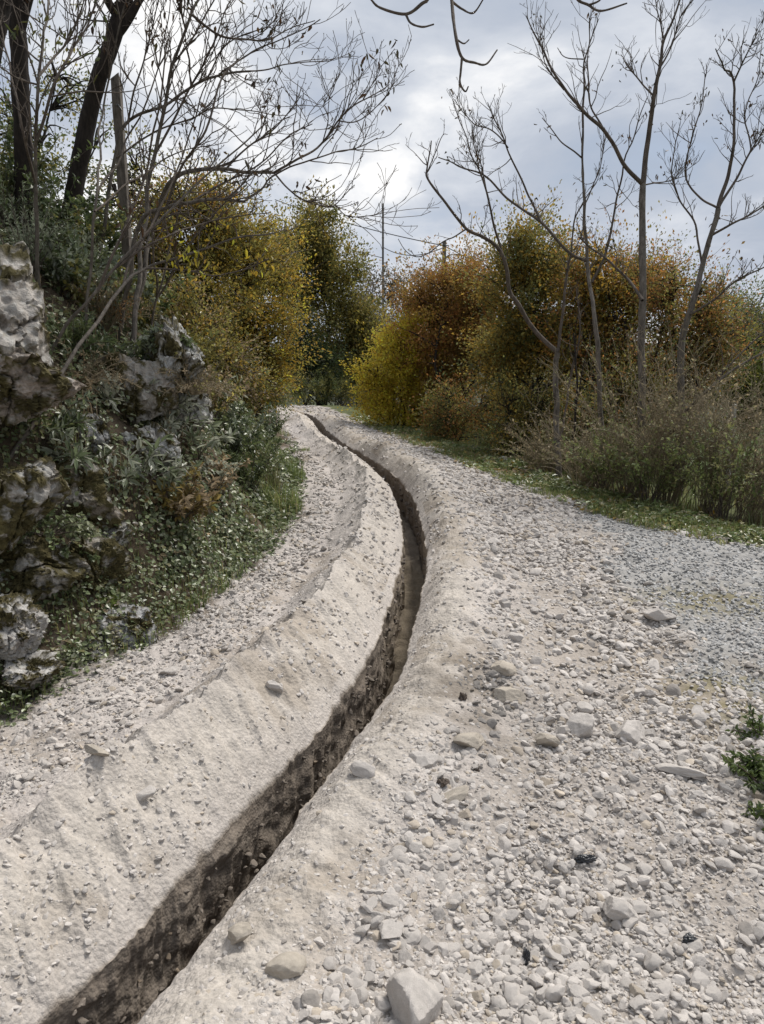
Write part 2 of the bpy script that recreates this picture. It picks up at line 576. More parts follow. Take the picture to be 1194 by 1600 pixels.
def build_land():
    fine_a = np.arange(-37, 37.01, 0.13)
    ang = np.radians(np.concatenate([np.linspace(-180, -60, 25)[:-1], np.arange(-60, -37, 1.2), fine_a, np.arange(38.2, 60, 1.2), np.linspace(60, 180, 25)]))
    rad = [0.25]
    while rad[-1] < 1500:
        r = rad[-1]
        rad.append(r * (1.06 if r < 1.15 else 1.0052 if r < 9 else 1.010 if r < 30 else 1.05))
    rad = np.array(rad)
    A, Rr = np.meshgrid(ang, rad)
    x, y = np.sin(A) * Rr, np.cos(A) * Rr
    z = land(x, y)
    # keep the sheet below the trench strip that is laid in separately
    t = tdist(x, y)
    c = ground_col(x, y)
    nr, na = x.shape
    idx = np.arange(nr * na).reshape(nr, na)
    q = np.stack([idx[:-1, :-1], idx[:-1, 1:], idx[1:, 1:], idx[1:, :-1]], -1).reshape(-1, 4)
    cx = (x[:-1, :-1] + x[1:, 1:]) / 2
    cy = (y[:-1, :-1] + y[1:, 1:]) / 2
    ct = tdist(cx, cy)
    strip = (np.abs(ct) < 0.80) & (cy > -1.0) & (cy < 23.0)
    far = np.hypot(cx, cy)
    dl, dr = left_x(cy) - cx, cx - verge_x(cy)
    st = side_track(cx, cy) > 0.5
    road = (dl < 0.02) & (dr < 0.02) & (cy < 28) & (cy > -8) & ~st
    hill = far > 75
    bank = (dl >= 0.02) & ~hill
    groups = {'gravel_road': road & ~strip, 'side_track': st & ~strip & (dl < 0.02), 'bank': bank & ~strip, 'far_hills': hill}
    groups['ground'] = ~(strip | hill | bank | road | (st & (dl < 0.02)))
    V = np.stack([x, y, z], -1).reshape(-1, 3)
    C = c.reshape(-1, 3)
    for name, m in groups.items():
        f = q[m.ravel()]
        if not len(f):
            continue
        u, inv = np.unique(f, return_inverse=True)
        o = mesh_np(name, V[u], inv.reshape(f.shape), M_GROUND, None, C[u])
        tag(o, kind='structure')


build_land()


def build_trench():
    ys = [-1.2]
    while ys[-1] < 23.2:
        y = ys[-1]
        ys.append(y + max(0.006, 0.0042 * abs(y)))
    ys = np.array(ys)
    W, DEP = 0.098, 0.52
    # cross section: (t, drop) ; drop = None means on the land surface
    tl = -np.concatenate([np.linspace(0.96, 0.60, 14), np.linspace(0.585, 0.108, 66)])
    wall = 0.003 + 0.997 * np.linspace(0, 1, 46) ** 1.25
    prof = [(t, 0.0, 0) for t in tl]
    prof += [(-W - 0.004 * math.sin(w * 3) - 0.012 * w, w, 1) for w in wall]
    prof += [(t, 1.0, 2) for t in np.linspace(-W * 0.8, W * 0.8, 9)]
    prof += [(W + 0.012 * w, w, 1) for w in wall[::-1]]
    prof += [(t, 0.0, 0) for t in -tl[::-1]]
    T = np.array([p[0] for p in prof])
    Wf = np.array([p[1] for p in prof])
    kind = np.array([p[2] for p in prof])
    Y, TT = np.meshgrid(ys, T, indexing='ij')
    WW = np.broadcast_to(Wf, Y.shape)
    KK = np.broadcast_to(kind, Y.shape)
    e = 0.02
    sl = (trench_x(Y + e) - trench_x(Y - e)) / (2 * e)
    nx, ny = 1 / np.sqrt(1 + sl ** 2), -sl / np.sqrt(1 + sl ** 2)
    # the rims wander a little
    rim = 0.009 * noise2(Y * 4, np.sign(TT) * 3.1, 81) + 0.005 * noise2(Y * 17, np.sign(TT) * 5.1, 82) + 0.003 * noise2(Y * 60, np.sign(TT) * 7.1, 83)
    TJ = TT + rim * np.exp(-((np.abs(TT) - W) / 0.05).clip(0) ** 2) * np.where(KK == 2, 0, 1)
    x0, y0 = trench_x(Y) + nx * TJ, Y + ny * TJ
    zs = land(x0, y0)
    lipz = land(trench_x(Y) + nx * np.sign(TT) * 0.105, Y + ny * np.sign(TT) * 0.105)
    dep = DEP * (1 + 0.12 * noise2(Y * 0.9, 2.2, 84)) * (1 - 0.75 * ss(6.3, 7.0, Y + 0 * TT) * 0.25) * (1 - ss(20.5, 22.5, Y))
    zw = lipz - 0.004 - WW ** 1.1 * dep
    z = np.where(KK == 0, zs, zw)
    # clods and tooth marks on the dug walls
    cl = 0.011 * fbm3(Y * 5, z * 6, TT * 2, 3, 85) + 0.006 * fbm3(Y * 19, z * 21, TT * 3, 3, 86) + 0.005 * np.abs(noise3(Y * 34, z * 36, TT * 3, 93))
    cl = cl - 0.006 + 0.014 * np.maximum(fbm3(Y * 7, z * 8, TT * 2, 2, 87), 0) + 0.007 * np.abs(noise3(Y * 13, z * 15, TT, 90))
    inw = np.where(KK == 1, ss(0.01, 0.16, WW), 0)
    off = -np.sign(TT) * cl * inw
    x0, y0 = x0 + nx * off, y0 + ny * off
    z = z + np.where(KK == 2, 0.035 * fbm2(x0 * 7, y0 * 7, 4, 88) + 0.02, 0)
    edge = ss(0.80, 0.96, np.abs(TT))
    z = z + np.where(KK == 0, 0.004 - 0.05 * edge ** 1.5, 0)
    c = ground_col(x0, y0)
    damp = np.array([0.215, 0.18, 0.147])
    dry = np.array([0.255, 0.217, 0.18])
    sand = np.array([0.30, 0.25, 0.185])
    nw = fbm3(Y * 6, z * 8, TT * 2, 4, 89)
    wc = damp + (dry - damp) * ss(-0.5, 0.6, nw)[..., None]
    top = (1 - ss(0.0, 0.018, WW + 0.012 * nw))[..., None]
    wc = wc + (np.array([0.36, 0.32, 0.27]) - wc) * top * 0.35
    sandy = (ss(4.0, 4.9, Y) * (1 - ss(6.6, 7.4, Y)))[..., None]
    fl = damp + (sand - damp) * (0.35 + 0.65 * sandy)
    wc = wc + (sand - wc) * 0.35 * sandy
    c = np.where((KK == 1)[..., None], wc, np.where((KK == 2)[..., None], fl, c))
    nr, na = Y.shape
    idx = np.arange(nr * na).reshape(nr, na)
    q = np.stack([idx[:-1, :-1], idx[:-1, 1:], idx[1:, 1:], idx[1:, :-1]], -1).reshape(-1, 4)
    o = mesh_np('trench', np.stack([x0, y0, z], -1).reshape(-1, 3), q, M_GROUND, None, c.reshape(-1, 3))
    o.data.materials.append(M_DUG)
    dug = ((KK[:-1, :-1] > 0) & (KK[1:, 1:] > 0)).ravel().astype(np.int32)
    o.data.polygons.foreach_set('material_index', dug)
    o.data.set_sharp_from_angle(angle=R(48))
    tag(o, kind='structure')


build_trench()


# ------------------------------------------------------------------ stones
def rock_radius(d, seed, planes=11, soft=0.0):
    r = np.random.default_rng(seed)
    n = unit(r.normal(size=(planes, 3)))
    h = r.uniform(0.62, 1.0, planes)
    q = np.maximum(d @ n.T, 0.02)
    v = h[None, :] / q
    if soft:
        k = 1.0 / soft
        m = -np.log(np.exp(-k * np.minimum(v, 4)).sum(1)) / k
        return np.clip(m, 0.35, 1.25)
    return np.clip(v.min(1), 0.35, 1.25)


NVAR = 18
ROCKS = {}
for sub, soft in ((0, 0), (1, 0.0), (2, 0.02), (3, 0.012)):
    d, f = ICO[sub]
    lst = []
    for i in range(NVAR):
        rr = rock_radius(d, 100 + i, 9 + i % 5, soft)
        v = d * rr[:, None]
        if sub >= 2:
            v = v * (1 + 0.05 * fbm3(d[:, 0] * 2.5, d[:, 1] * 2.5, d[:, 2] * 2.5 + i, 3, i))[:, None]
        g = np.random.default_rng(300 + i)
        v = v * np.array([1.0, g.uniform(.62, .95), g.uniform(.42, .72)])
        lst.append(v)
    ROCKS[sub] = (lst, f)


def stone_weights(x, y):
    """how thickly stones lie here: (pale, grey)"""
    t = tdist(x, y)
    dl, dr = left_x(y) - x, x - verge_x(y)
    n = fbm2(x * 2.1, y * 2.1, 3, 91)
    w = np.zeros_like(x)
    right = ss(0.33, 0.62, t + 0.07 * n) * (0.72 + 0.5 * n)
    w = np.where(t > 0, right, w)
    left = 0.10 + 0.32 * n
    foot = 0.55 * np.exp(-((t + 0.92) / 0.20) ** 2)
    left = (left + foot) * ss(0.50, 0.8, -t) + 0.05
    w = np.where(t <= 0, left, w)
    slope = (np.abs(t) < 0.6) & (np.abs(t) > 0.13)
    w = np.where(slope, np.maximum(w, 0.22 * ss(-0.1, 0.6, fbm2(x * 3.1, y * 3.1, 3, 95)) + 0.06), w)
    w = np.where(np.abs(t) < 0.135, 0, w)
    w = w * (1 - ss(-0.05, 0.12, dl)) * (1 - ss(-0.1, 0.1, dr)) * (y < 26)
    g = side_track(x, y)
    return np.clip(w * (1 - 0.97 * g), 0, 1), np.clip(g, 0, 1)


NC = 235000
r_ = np.exp(rng.uniform(np.log(1.25), np.log(26), NC))
a_ = np.radians(rng.uniform(-39, 39, NC))
sx, sy = np.sin(a_) * r_, np.cos(a_) * r_
wp, wg = stone_weights(sx, sy)
smin = np.maximum(0.0042, 0.00185 * r_)
size = smin * rng.uniform(0.02, 1, NC) ** (-1 / 2.1)
size = np.minimum(size, 0.038 * rng.uniform(0.55, 1.25, NC))
tt_ = tdist(sx, sy)
slope_ = (np.abs(tt_) < 0.5)
size = np.where(slope_ & (rng.uniform(0, 1, NC) < 0.985), np.minimum(size, 0.006 + 0.0018 * r_ + 0.12 * size), size)
keep_p = rng.uniform(0, 1, NC) < wp * np.where(size > 0.035, 0.75, 1.0)
keep_g = (~keep_p) & (rng.uniform(0, 1, NC) < wg * 0.6)
size = np.where(keep_g, np.minimum(size, 0.007 + 0.0010 * r_), size)
size = np.where((tt_ < -0.55) & (rng.uniform(0, 1, NC) < .92), size * 0.74, size)
left_big = keep_p & (tt_ < 0) & (size > 0.03) & (rng.uniform(0, 1, NC) < 0.6)
keep_p &= ~left_big


def stone_tint(n, x, y, grey=False):
    b = rng.uniform(0.80, 1.14, n)[:, None]
    c = np.array([0.47, 0.437, 0.405]) * b
    warm = rng.uniform(0, 1, n)[:, None]
    c = np.where(warm > 0.91, np.array([0.43, 0.375, 0.31]) * b, c)
    c = np.where(warm < 0.06, np.array([0.30, 0.275, 0.25]) * b, c)
    # soil-stained heap beside the trench
    st = np.exp(-(((x - 0.42) / 0.22) ** 2 + ((y - 3.15) / 0.42) ** 2))[:, None]
    c = c * (1 - 0.58 * np.clip(st * 1.5, 0, 1) * (rng.uniform(0, 1, n)[:, None] > 0.25))
    if grey:
        c = np.array([0.37, 0.365, 0.355]) * rng.uniform(0.65, 1.35, n)[:, None]
    return c


def merge_stones(name, X, Y_, S, tint, label, kind='stuff', Zo=None):
    V, F, C, off = [], [], [], 0
    rr = np.hypot(X, Y_)
    lod = np.where(S / rr > 0.0075, 2, np.where(S / rr > 0.0036, 1, 0))
    Z = land(X, Y_) if Zo is None else Zo
    for L in (0, 1, 2):
        lst, f = ROCKS[L]
        for k in range(NVAR):
            ids = np.where((lod == L) & (np.arange(len(X)) % NVAR == k))[0]
            if not len(ids):
                continue
            base = lst[k]
            n = len(ids)
            # random spin about z with a small tilt
            th = rng.uniform(0, 2 * PI, n)
            tx, ty = rng.normal(0, 0.3, n), rng.normal(0, 0.3, n)
            ct, st = np.cos(th), np.sin(th)
            v = np.broadcast_to(base, (n,) + base.shape)
            xx = v[..., 0] * ct[:, None] - v[..., 1] * st[:, None]
            yy = v[..., 0] * st[:, None] + v[..., 1] * ct[:, None]
            zz = v[..., 2] + tx[:, None] * xx + ty[:, None] * yy
            s = S[ids][:, None] * (1.25 if L == 0 else 1.0)
            P = np.stack([xx * s + X[ids][:, None], yy * s + Y_[ids][:, None], zz * s + (Z[ids] + S[ids] * 0.13)[:, None]], -1)
            V.append(P.reshape(-1, 3))
            F.append((f[None] + (off + np.arange(n) * len(base))[:, None, None]).reshape(-1, 3))
            C.append(np.repeat(tint[ids], len(base), 0))
            off += n * len(base)
    o = mesh_np(name, np.concatenate(V), np.concatenate(F), M_STONE, None, np.concatenate(C), smooth=False)
    tag(o, label, 'gravel', None, kind)
    return o


px_, py_, ps_ = sx[keep_p], sy[keep_p], size[keep_p]
apparent = ps_ / np.hypot(px_, py_ ) * (np.abs(px_ / py_) < 0.60) * (np.hypot(px_, py_) > 1.5)
order = np.argsort(-apparent)
N_IND = 285
ind, rest = order[:N_IND], order[N_IND:]
merge_stones('gravel', px_[rest], py_[rest], ps_[rest], stone_tint(len(rest), px_[rest], py_[rest]), 'pale crushed limestone gravel spread over the dug-up road')
merge_stones('grey_gravel', sx[keep_g], sy[keep_g], size[keep_g], stone_tint(int(keep_g.sum()), sx[keep_g], sy[keep_g], True), 'blue-grey fine gravel of the old track at the right')

# pebbles and clods stuck in the dug walls
nw_ = 800
wy = np.exp(rng.uniform(np.log(1.2), np.log(11), nw_))
wside = np.where(rng.uniform(0, 1, nw_) < .7, -1, 1)
wx = trench_x(wy) + wside * (.100 + .006 * rng.uniform(0, 1, nw_))
wz = land(trench_x(wy) + wside * .105, wy) - rng.uniform(.03, .6, nw_)
wt = stone_tint(nw_, wx, wy) * np.where(rng.uniform(0, 1, (nw_, 1)) < .75, np.array([[.36, .33, .30]]), np.array([[.5, .46, .42]]))
merge_stones('wall_pebbles', wx, wy, np.maximum(.006, .0022 * wy) * rng.uniform(.05, 1, nw_) ** (-1 / 2.6), wt, 'pebbles and clods stuck in the dug walls of the trench', Zo=wz)

# the stones that show largest are objects of their own
stone_src = []
for k in range(NVAR):
    lst, f = ROCKS[3]
    tint = stone_tint(1, np.array([9.0]), np.array([9.0]))[0]
    me_ = mesh_np('stone', lst[k], f, M_STONE, None, tint, smooth=True, link=False)
    me_.set_sharp_from_angle(angle=R(24))
    stone_src.append(me_)


def put_stone(x, y, s, k, label, group=None, sink=0.14, sc=(1, 1, 1), rz=None, mesh=None, name='stone', cat='stone'):
    o = bpy.data.objects.new(name, mesh or stone_src[k % NVAR])
    COL.objects.link(o)
    o.location = (x, y, float(land(np.array([x]), np.array([y]))[0]) + s * sink)
    o.scale = (s * sc[0], s * sc[1], s * sc[2])
    o.rotation_euler = (random.gauss(0, .25), random.gauss(0, .25), random.uniform(0, 6.28) if rz is None else rz)
    tag(o, label, cat, group)
    return o


for n_, i in enumerate(ind):
    x, y, s = float(px_[i]), float(py_[i]), float(ps_[i])
    t = float(tdist(np.array([x]), np.array([y]))[0])
    if t < -0.5:
        lab, grp = 'loose pale limestone lump on the road left of the trench', 'stones left of the trench'
    elif t < 0:
        lab, grp = 'small pale stone stuck on the smooth left spoil slope', 'stones on the left spoil slope'
    elif t < 0.5:
        lab, grp = 'pale stone lying on the crumbly right rim of the trench', 'stones on the right trench rim'
    else:
        lab, grp = 'pale angular limestone lump in the coarse gravel right of the trench', 'stones in the right gravel'
    put_stone(x, y, s, int(i), lab, grp)


# ------------------------------------------------------------------ plants: helpers
def hit(u, v, ymax=60):
    """where the line of sight through a photograph pixel meets the land"""
    a, b = (u - 597) / FPX, (800 - v) / FPX
    d = np.array((a, math.cos(PITCH) + b * math.sin(PITCH), -math.sin(PITCH) + b * math.cos(PITCH)))
    k = np.exp(np.linspace(np.log(1.0), np.log(ymax), 1600))
    P = d[None] * k[:, None] + np.array([0, 0, CAM_H])
    below = P[:, 2] < land(P[:, 0], P[:, 1], False)
    i = int(np.argmax(below)) if below.any() else len(k) - 1
    return P[i]


def ground_z(x, y):
    return float(land(np.array([float(x)]), np.array([float(y)]), False)[0])


def leaf_mesh(c, d, n, L, W, hexa=False, fold=0.3):
    """many folded leaves; c base point, d direction, n rough normal"""
    d = unit(d)
    s = unit(np.cross(d, n))
    n = np.cross(s, d)
    L, W = np.asarray(L)[:, None], np.asarray(W)[:, None]
    m = len(c)
    if not hexa:
        v = np.stack([c, c + d * L * 0.5 + s * W * 0.5 + n * W * fold, c + d * L, c + d * L * 0.5 - s * W * 0.5 + n * W * fold], 1)
        b = np.arange(m)[:, None] * 4
        f = np.concatenate([b + np.array([[0, 1, 2]]), b + np.array([[0, 2, 3]])])
        return v.reshape(-1, 3), f, 4
    dn = -n * L * 0.12
    v = np.stack([c, c + d * L * 0.30 + s * W * 0.5 + n * W * fold, c + d * L * 0.68 + s * W * 0.38 + n * W * fold + dn * 0.4, c + d * L + dn,
                  c + d * L * 0.68 - s * W * 0.38 + n * W * fold + dn * 0.4, c + d * L * 0.30 - s * W * 0.5 + n * W * fold], 1)
    b = np.arange(m)[:, None] * 6
    f = np.concatenate([b + np.array([[0, 1, 2, 3]]), b + np.array([[0, 3, 4, 5]])])
    return v.reshape(-1, 3), f, 6


def palette_pick(pal, n_clump, per, jitter=0.22, stray=0.25):
    """each clump leans to one tint, single leaves stray to others"""
    pal = np.array(pal, float)
    k = rng.integers(0, len(pal), n_clump)
    c = np.repeat(pal[k], per, 0)
    other = pal[rng.integers(0, len(pal), n_clump * per)]
    sel = rng.uniform(0, 1, n_clump * per)[:, None] < stray
    c = np.where(sel, other, c)
    return np.clip(c * rng.normal(1, jitter, (len(c), 1)).clip(0.45, 1.7), 0.004, 0.6)


def scatter_blobs(blobs, n, inner=0.45):
    """points in a set of ellipsoids (centre, radii), thicker toward their skins"""
    B = np.array([b[0] for b in blobs], float)
    Q = np.array([b[1] for b in blobs], float)
    w = (Q.prod(1)) ** 0.67
    k = rng.choice(len(blobs), n, p=w / w.sum())
    rr = rng.uniform(inner ** 2.2, 1, n) ** (1 / 2.2)
    d = rdir(n)
    lump = 1 + 0.50 * noise3(d[:, 0] * 2.1 + k * 3.7, d[:, 1] * 2.4, d[:, 2] * 2.4, 140) + 0.42 * noise3(d[:, 0] * 5 + k * 1.7, d[:, 1] * 5, d[:, 2] * 5, 141)
    return B[k] + d * Q[k] * (rr * lump)[:, None]


OCHRE = [(.38, .25, .05), (.30, .22, .05), (.43, .28, .05), (.20, .165, .045)]
OLIVE = [(.235, .22, .065), (.165, .17, .055), (.30, .26, .07), (.185, .165, .05)]
YELLOW = [(.72, .49, .05), (.60, .43, .05), (.74, .48, .06), (.42, .33, .05)]
RUST = [(.40, .19, .06), (.31, .16, .055), (.42, .235, .065), (.22, .145, .05)]
GREEN = [(.12, .155, .06), (.09, .122, .05), (.15, .175, .07)]
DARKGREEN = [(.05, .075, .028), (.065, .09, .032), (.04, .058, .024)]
GREYGREEN = [(.19, .22, .15), (.15, .185, .115), (.24, .265, .195)]
SILVER = [(.34, .36, .28), (.42, .43, .35), (.22, .25, .165), (.15, .185, .10)]
TAN = [(.32, .245, .15), (.24, .18, .105), (.40, .31, .20)]
FAR = [(.17, .14, .112), (.14, .125, .095), (.20, .165, .125), (.13, .13, .09)]


def leafy(name, label, cat, ellipses, Y, base=None, clumps=600, per=45, clump_r=0.22, leaf=0.055, aspect=0.55, pal=OLIVE, mat=None,
          bark=None, depth=1.0, group=None, trunk_r=0.06, stems=1, branch=90, inner=0.45, hexa=False, droop=0.25, bare_low=0.0, crown_name='crown'):
    """tree or bush whose crown fills ellipses read off the photograph: (u, v, ru, rv[, dY])"""
    mat, bark = mat or M_LEAF, bark or M_BARK_DARK
    blobs = []
    for e in ellipses:
        u, v, ru, rv = e[:4]
        y = Y + (e[4] if len(e) > 4 else 0)
        blobs.append((at(u, v, y), np.array([ru * mpp(y), max(ru, rv * .6) * mpp(y) * depth, rv * mpp(y)])))
    if base is None:
        base = (ellipses[0][0], Y)
    bu, bY = base
    bx = float(at(bu, 560, bY)[0])
    o0 = np.array([bx, bY, ground_z(bx, bY) - 0.05])
    root = empty(name, o0)
    tag(root, label, cat, group)
    cl = scatter_blobs(blobs, int(clumps * 1.15), inner)
    if leaf < 0.075:
        leaf, per = leaf * 0.82, int(per * 1.45)
    hs = 0.9 / max(ellipses[0][2] * mpp(Y), .05)
    gap = noise3(cl[:, 0] * hs * 1.6, cl[:, 1] * hs * 1.6, cl[:, 2] * hs * 1.6, 150)
    cl = cl[gap > -0.18]
    gz = land(cl[:, 0], cl[:, 1], False)
    cl[:, 2] = np.maximum(cl[:, 2], gz + 0.08)
    # limbs
    T, T2 = Tubes(), Tubes()
    cen = np.mean([b[0] for b in blobs], 0)
    top = max(b[0][2] + b[1][2] * 0.6 for b in blobs)
    starts = []
    for s in range(stems):
        foot = o0 + np.array([rng.normal(0, .10 * (stems > 1)), rng.normal(0, .10 * (stems > 1)), -0.05])
        tgt = blobs[s % len(blobs)][0] + np.array([0, 0, blobs[s % len(blobs)][1][2] * 0.4])
        mid = foot * 0.5 + tgt * 0.5 + rng.normal(0, .09, 3) * (tgt[2] - foot[2])
        mid2 = foot * 0.75 + tgt * 0.25 + rng.normal(0, .05, 3) * (tgt[2] - foot[2])
        p = catmull([foot, mid2, mid, tgt], 14)
        T.add(p - o0, np.linspace(trunk_r, trunk_r * 0.2, 14), 7)
        starts.append(p)
    sp = np.concatenate(starts)
    ends = cl[rng.choice(len(cl), min(branch, len(cl)), replace=False)]
    for e in ends:
        cand = sp[(sp[:, 2] < e[2] + 0.1)]
        if not len(cand):
            continue
        dist = np.linalg.norm(cand - e, axis=1) + 0.8 * np.abs(cand[:, 2] - (e[2] - 0.5 * np.linalg.norm(cand[:, :2] - e[:2], axis=1)))
        p0 = cand[int(np.argmin(dist))]
        mid = (p0 + e) / 2 + rng.normal(0, .08, 3) * np.linalg.norm(e - p0) + np.array([0, 0, .06])
        T.add(catmull([p0, mid, e], 7) - o0, np.linspace(min(trunk_r * 0.4, 0.022), 0.004, 7), 4)
    T.build('trunk', bark, root)
    n = len(cl) * per
    # every clump is a spray of leaves along an outward shoot
    axis = unit(unit(cl - cen) * 0.8 + rng.normal(0, .55, (len(cl), 3)) + np.array([0, 0, .35]))
    ln = rng.gamma(2.2, .5, len(cl)).clip(.25, 2.8)
    along = np.repeat(ln, per) * rng.uniform(-1.0, 1.3, n) * clump_r * 1.35
    off = np.repeat(axis, per, 0) * along[:, None] + rng.normal(0, 1, (n, 3)) * clump_r * 0.38
    c = np.repeat(cl, per, 0) + off
    for a_, l_, q_ in zip(axis[::2], ln[::2], cl[::2]):
        T2.add(np.array([q_ - a_ * clump_r, q_, q_ + a_ * l_ * clump_r * 1.5]) - o0, [.006, .004, .002], 3)
    d = unit(off + rng.normal(0, .7, (n, 3)) * clump_r + np.array([0, 0, -droop * clump_r]))
    nn = unit(rng.normal(0, .7, (n, 3)) + np.array([0, 0, 0.9]))
    L = leaf * rng.uniform(0.5, 1.55, n)
    v, f, k = leaf_mesh(c, d, nn, L, L * aspect, hexa)
    col = palette_pick(pal, len(cl), per)
    tv, tf = T2.data()                        # the finest shoots belong to the crown
    mesh_np(crown_name, np.concatenate([v - o0, tv]), [f, tf + len(v)], mat, root,
            np.concatenate([np.repeat(col, k, 0), np.tile([[.07, .054, .042]], (len(tv), 1))]), smooth=False)
    return root


def twigs_from(T, pts, rad, n, length, r, up=0.35, spread=0.9, sub=2, tips=None, t0=0.15, bend=0.16, sides=4):
    """grow n side shoots along a limb, each with its own finer shoots"""
    m = len(pts)
    tg = np.gradient(pts, axis=0)
    for _ in range(n):
        i = int(np.clip(rng.uniform(t0, 1.0) * (m - 1), 0, m - 1))
        d = unit(unit(tg[i]) * 0.75 + rng.normal(0, spread * 0.55, 3) + np.array([0, 0, up]))
        Ls = length * rng.uniform(0.35, 1.1) * (1.15 - 0.55 * i / m)
        p = [pts[i]]
        for k in range(6):
            d = unit(d + rng.normal(0, bend, 3) + np.array([0, 0, up * 0.22]))
            p.append(p[-1] + d * Ls / 6)
        p = np.array(p)
        r0 = min(r, rad[i] * 0.7)
        rr = np.linspace(r0, max(r0 * 0.35, 0.0022), 7)
        T.add(p, rr, sides)
        if tips is not None:
            tips.append(p[-1])
        if sub > 0:
            twigs_from(T, p, rr, int(rng.integers(1, 4)), Ls * 0.55, r0 * 0.6, up, spread, sub - 1, tips, 0.25, bend, 3)


def bare_tree(name, label, limbs, Y, base=None, wander=0.45, bark=None, shoots=(5, 0.6, 0.008), hang=0, hang_col=None, cat='tree', group=None, foot=True, sub=2, up=0.35, leaf=0.06, seed=0, sides=7, hang_r=0.10, thick=1.0):
    """tree traced limb by limb: limb = (pixels, r0, r1[, shoots]); depth wanders smoothly so that limbs keep meeting"""
    def P(u, v):
        return at(u, v, Y + wander * (noise2(u / 170.0, v / 170.0, 500 + seed) + 0.5 * noise2(u / 70.0, v / 70.0, 501 + seed)))
    u0, v0 = limbs[0][0][0]
    p0 = P(u0, v0)
    gz = ground_z(p0[0], p0[1])
    o0 = np.array([p0[0], p0[1], gz - 0.05]) if foot else p0
    root = empty(name, o0)
    tag(root, label, cat, group)
    Tr, Tw, tips = Tubes(), Tubes(), []
    for k, lb in enumerate(limbs):
        pts = [P(u, v) for u, v in lb[0]]
        if k == 0 and foot and p0[2] > gz + 0.05:
            dn = unit(pts[0] - pts[1])
            dn = unit(np.array([dn[0] * .8, dn[1] * .8, min(dn[2], -0.55)]))
            st = np.linspace(0, 3, 120)[:, None] * dn + p0
            below = st[:, 2] < land(st[:, 0], st[:, 1], False) - 0.1
            ft = st[int(np.argmax(below))] if below.any() else np.array([p0[0], p0[1], gz - .1])
            pts = [ft] + pts
        n = 6 * len(pts)
        q = catmull(pts, n)
        q = q + np.stack([noise3(q[:, 0] * 4, q[:, 1] * 4, q[:, 2] * 4, 510 + i) for i in range(3)], 1) * 0.018
        rr = np.linspace(lb[1], lb[2], n) * thick
        (Tr if k == 0 else Tw).add(q - o0, rr, sides if lb[1] > 0.012 else 5)
        sh = lb[3] if len(lb) > 3 else shoots
        if sh:
            twigs_from(Tw, q - o0, rr, sh[0], sh[1], sh[2], up=up, sub=sub, tips=tips, t0=0.25 if k else 0.5)
    Tr.build('trunk', bark or M_BARK_GREY, root, jitter=0.006 if limbs[0][1] > 0.03 else 0)
    Tw.build('crown', M_BARK_TWIG if bark is None else bark, root)
    if hang and tips:
        t = np.array(tips)[rng.integers(0, len(tips), hang)]
        m = 5
        c = np.repeat(t, m, 0) + rng.normal(0, hang_r * 0.5, (hang * m, 3))
        d = rng.normal(0, .6, (hang * m, 3)) + np.array([0, 0, -0.8])
        v, f, kk = leaf_mesh(c, d, rdir(hang * m), leaf * rng.uniform(.6, 1.3, hang * m), leaf * .35 * rng.uniform(.7, 1.2, hang * m), True)
        col = palette_pick(hang_col or [(.06, .035, .02), (.09, .055, .025), (.05, .045, .02)], hang, m)
        mesh_np('leaves', v, f, M_LEAF, root, np.repeat(col, kk, 0), smooth=False)
    return root


def shrub(name, label, pos, h, w, n_stems=14, per=26, leaf=0.05, aspect=0.4, pal=GREEN, mat=None, hexa=True, bark=None, cat='shrub', group=None,
          up=0.8, stem_r=0.004, arch=0.25, along=(0.3, 1.0), twig=0, lean=(0, 0), perch=False):
    """low plant: arching stems carrying leaves"""
    zg = ground_z(pos[0], pos[1])
    pos = np.array([pos[0], pos[1], pos[2] - .05 if perch else zg])
    root = empty(name, pos)
    tag(root, label, cat, group)
    T = Tubes()
    C, D = [], []
    for s in range(n_stems):
        az = rng.uniform(0, 2 * PI)
        sp = rng.uniform(0.1, 1.0)
        Ls = h * rng.uniform(0.65, 1.12)
        out = np.array([math.cos(az), math.sin(az), 0]) * sp
        p0 = np.array([math.cos(az), math.sin(az), 0]) * w * 0.12 * rng.uniform(0, 1) - np.array([0, 0, .03])
        p = [p0]
        d = unit(out * (w / max(h, .01)) * 0.5 + np.array([lean[0], lean[1], up]))
        for k in range(8):
            d = unit(d + out * arch * 0.16 - np.array([0, 0, arch * 0.09 * k * 0.5]) + rng.normal(0, .07, 3))
            p.append(p[-1] + d * Ls / 8)
        p = np.array(p)
        T.add(p, np.linspace(stem_r, stem_r * 0.35, 9), 4)
        if twig:
            twigs_from(T, p, np.linspace(stem_r, stem_r * .35, 9), twig, Ls * 0.35, stem_r * .6, up=0.15, sub=1, t0=0.2, sides=3)
        i = rng.uniform(along[0], along[1], per) * 7.99
        k = i.astype(int)
        fr = (i - k)[:, None]
        c = p[k] * (1 - fr) + p[k + 1] * fr
        tg = unit(p[k + 1] - p[k])
        C.append(c)
        D.append(unit(tg * 0.5 + rng.normal(0, .75, (per, 3)) + np.array([0, 0, -0.05])))
    T.build('stems', bark or M_BARK_TWIG, root)
    if per:
        C, D = np.concatenate(C), np.concatenate(D)
        C = C + D * leaf * 0.15
        n = len(C)
        nn = unit(rng.normal(0, .5, (n, 3)) + np.array([0, 0, 1.0]))
        L = leaf * rng.uniform(.55, 1.25, n)
        v, f, kk = leaf_mesh(C, D, nn, L, L * aspect, hexa, 0.18)
        mesh_np('leaves', v, f, mat or M_GLOSS, root, np.repeat(palette_pick(pal, n_stems, per, 0.25, 0.35), kk, 0), smooth=False)
    return root


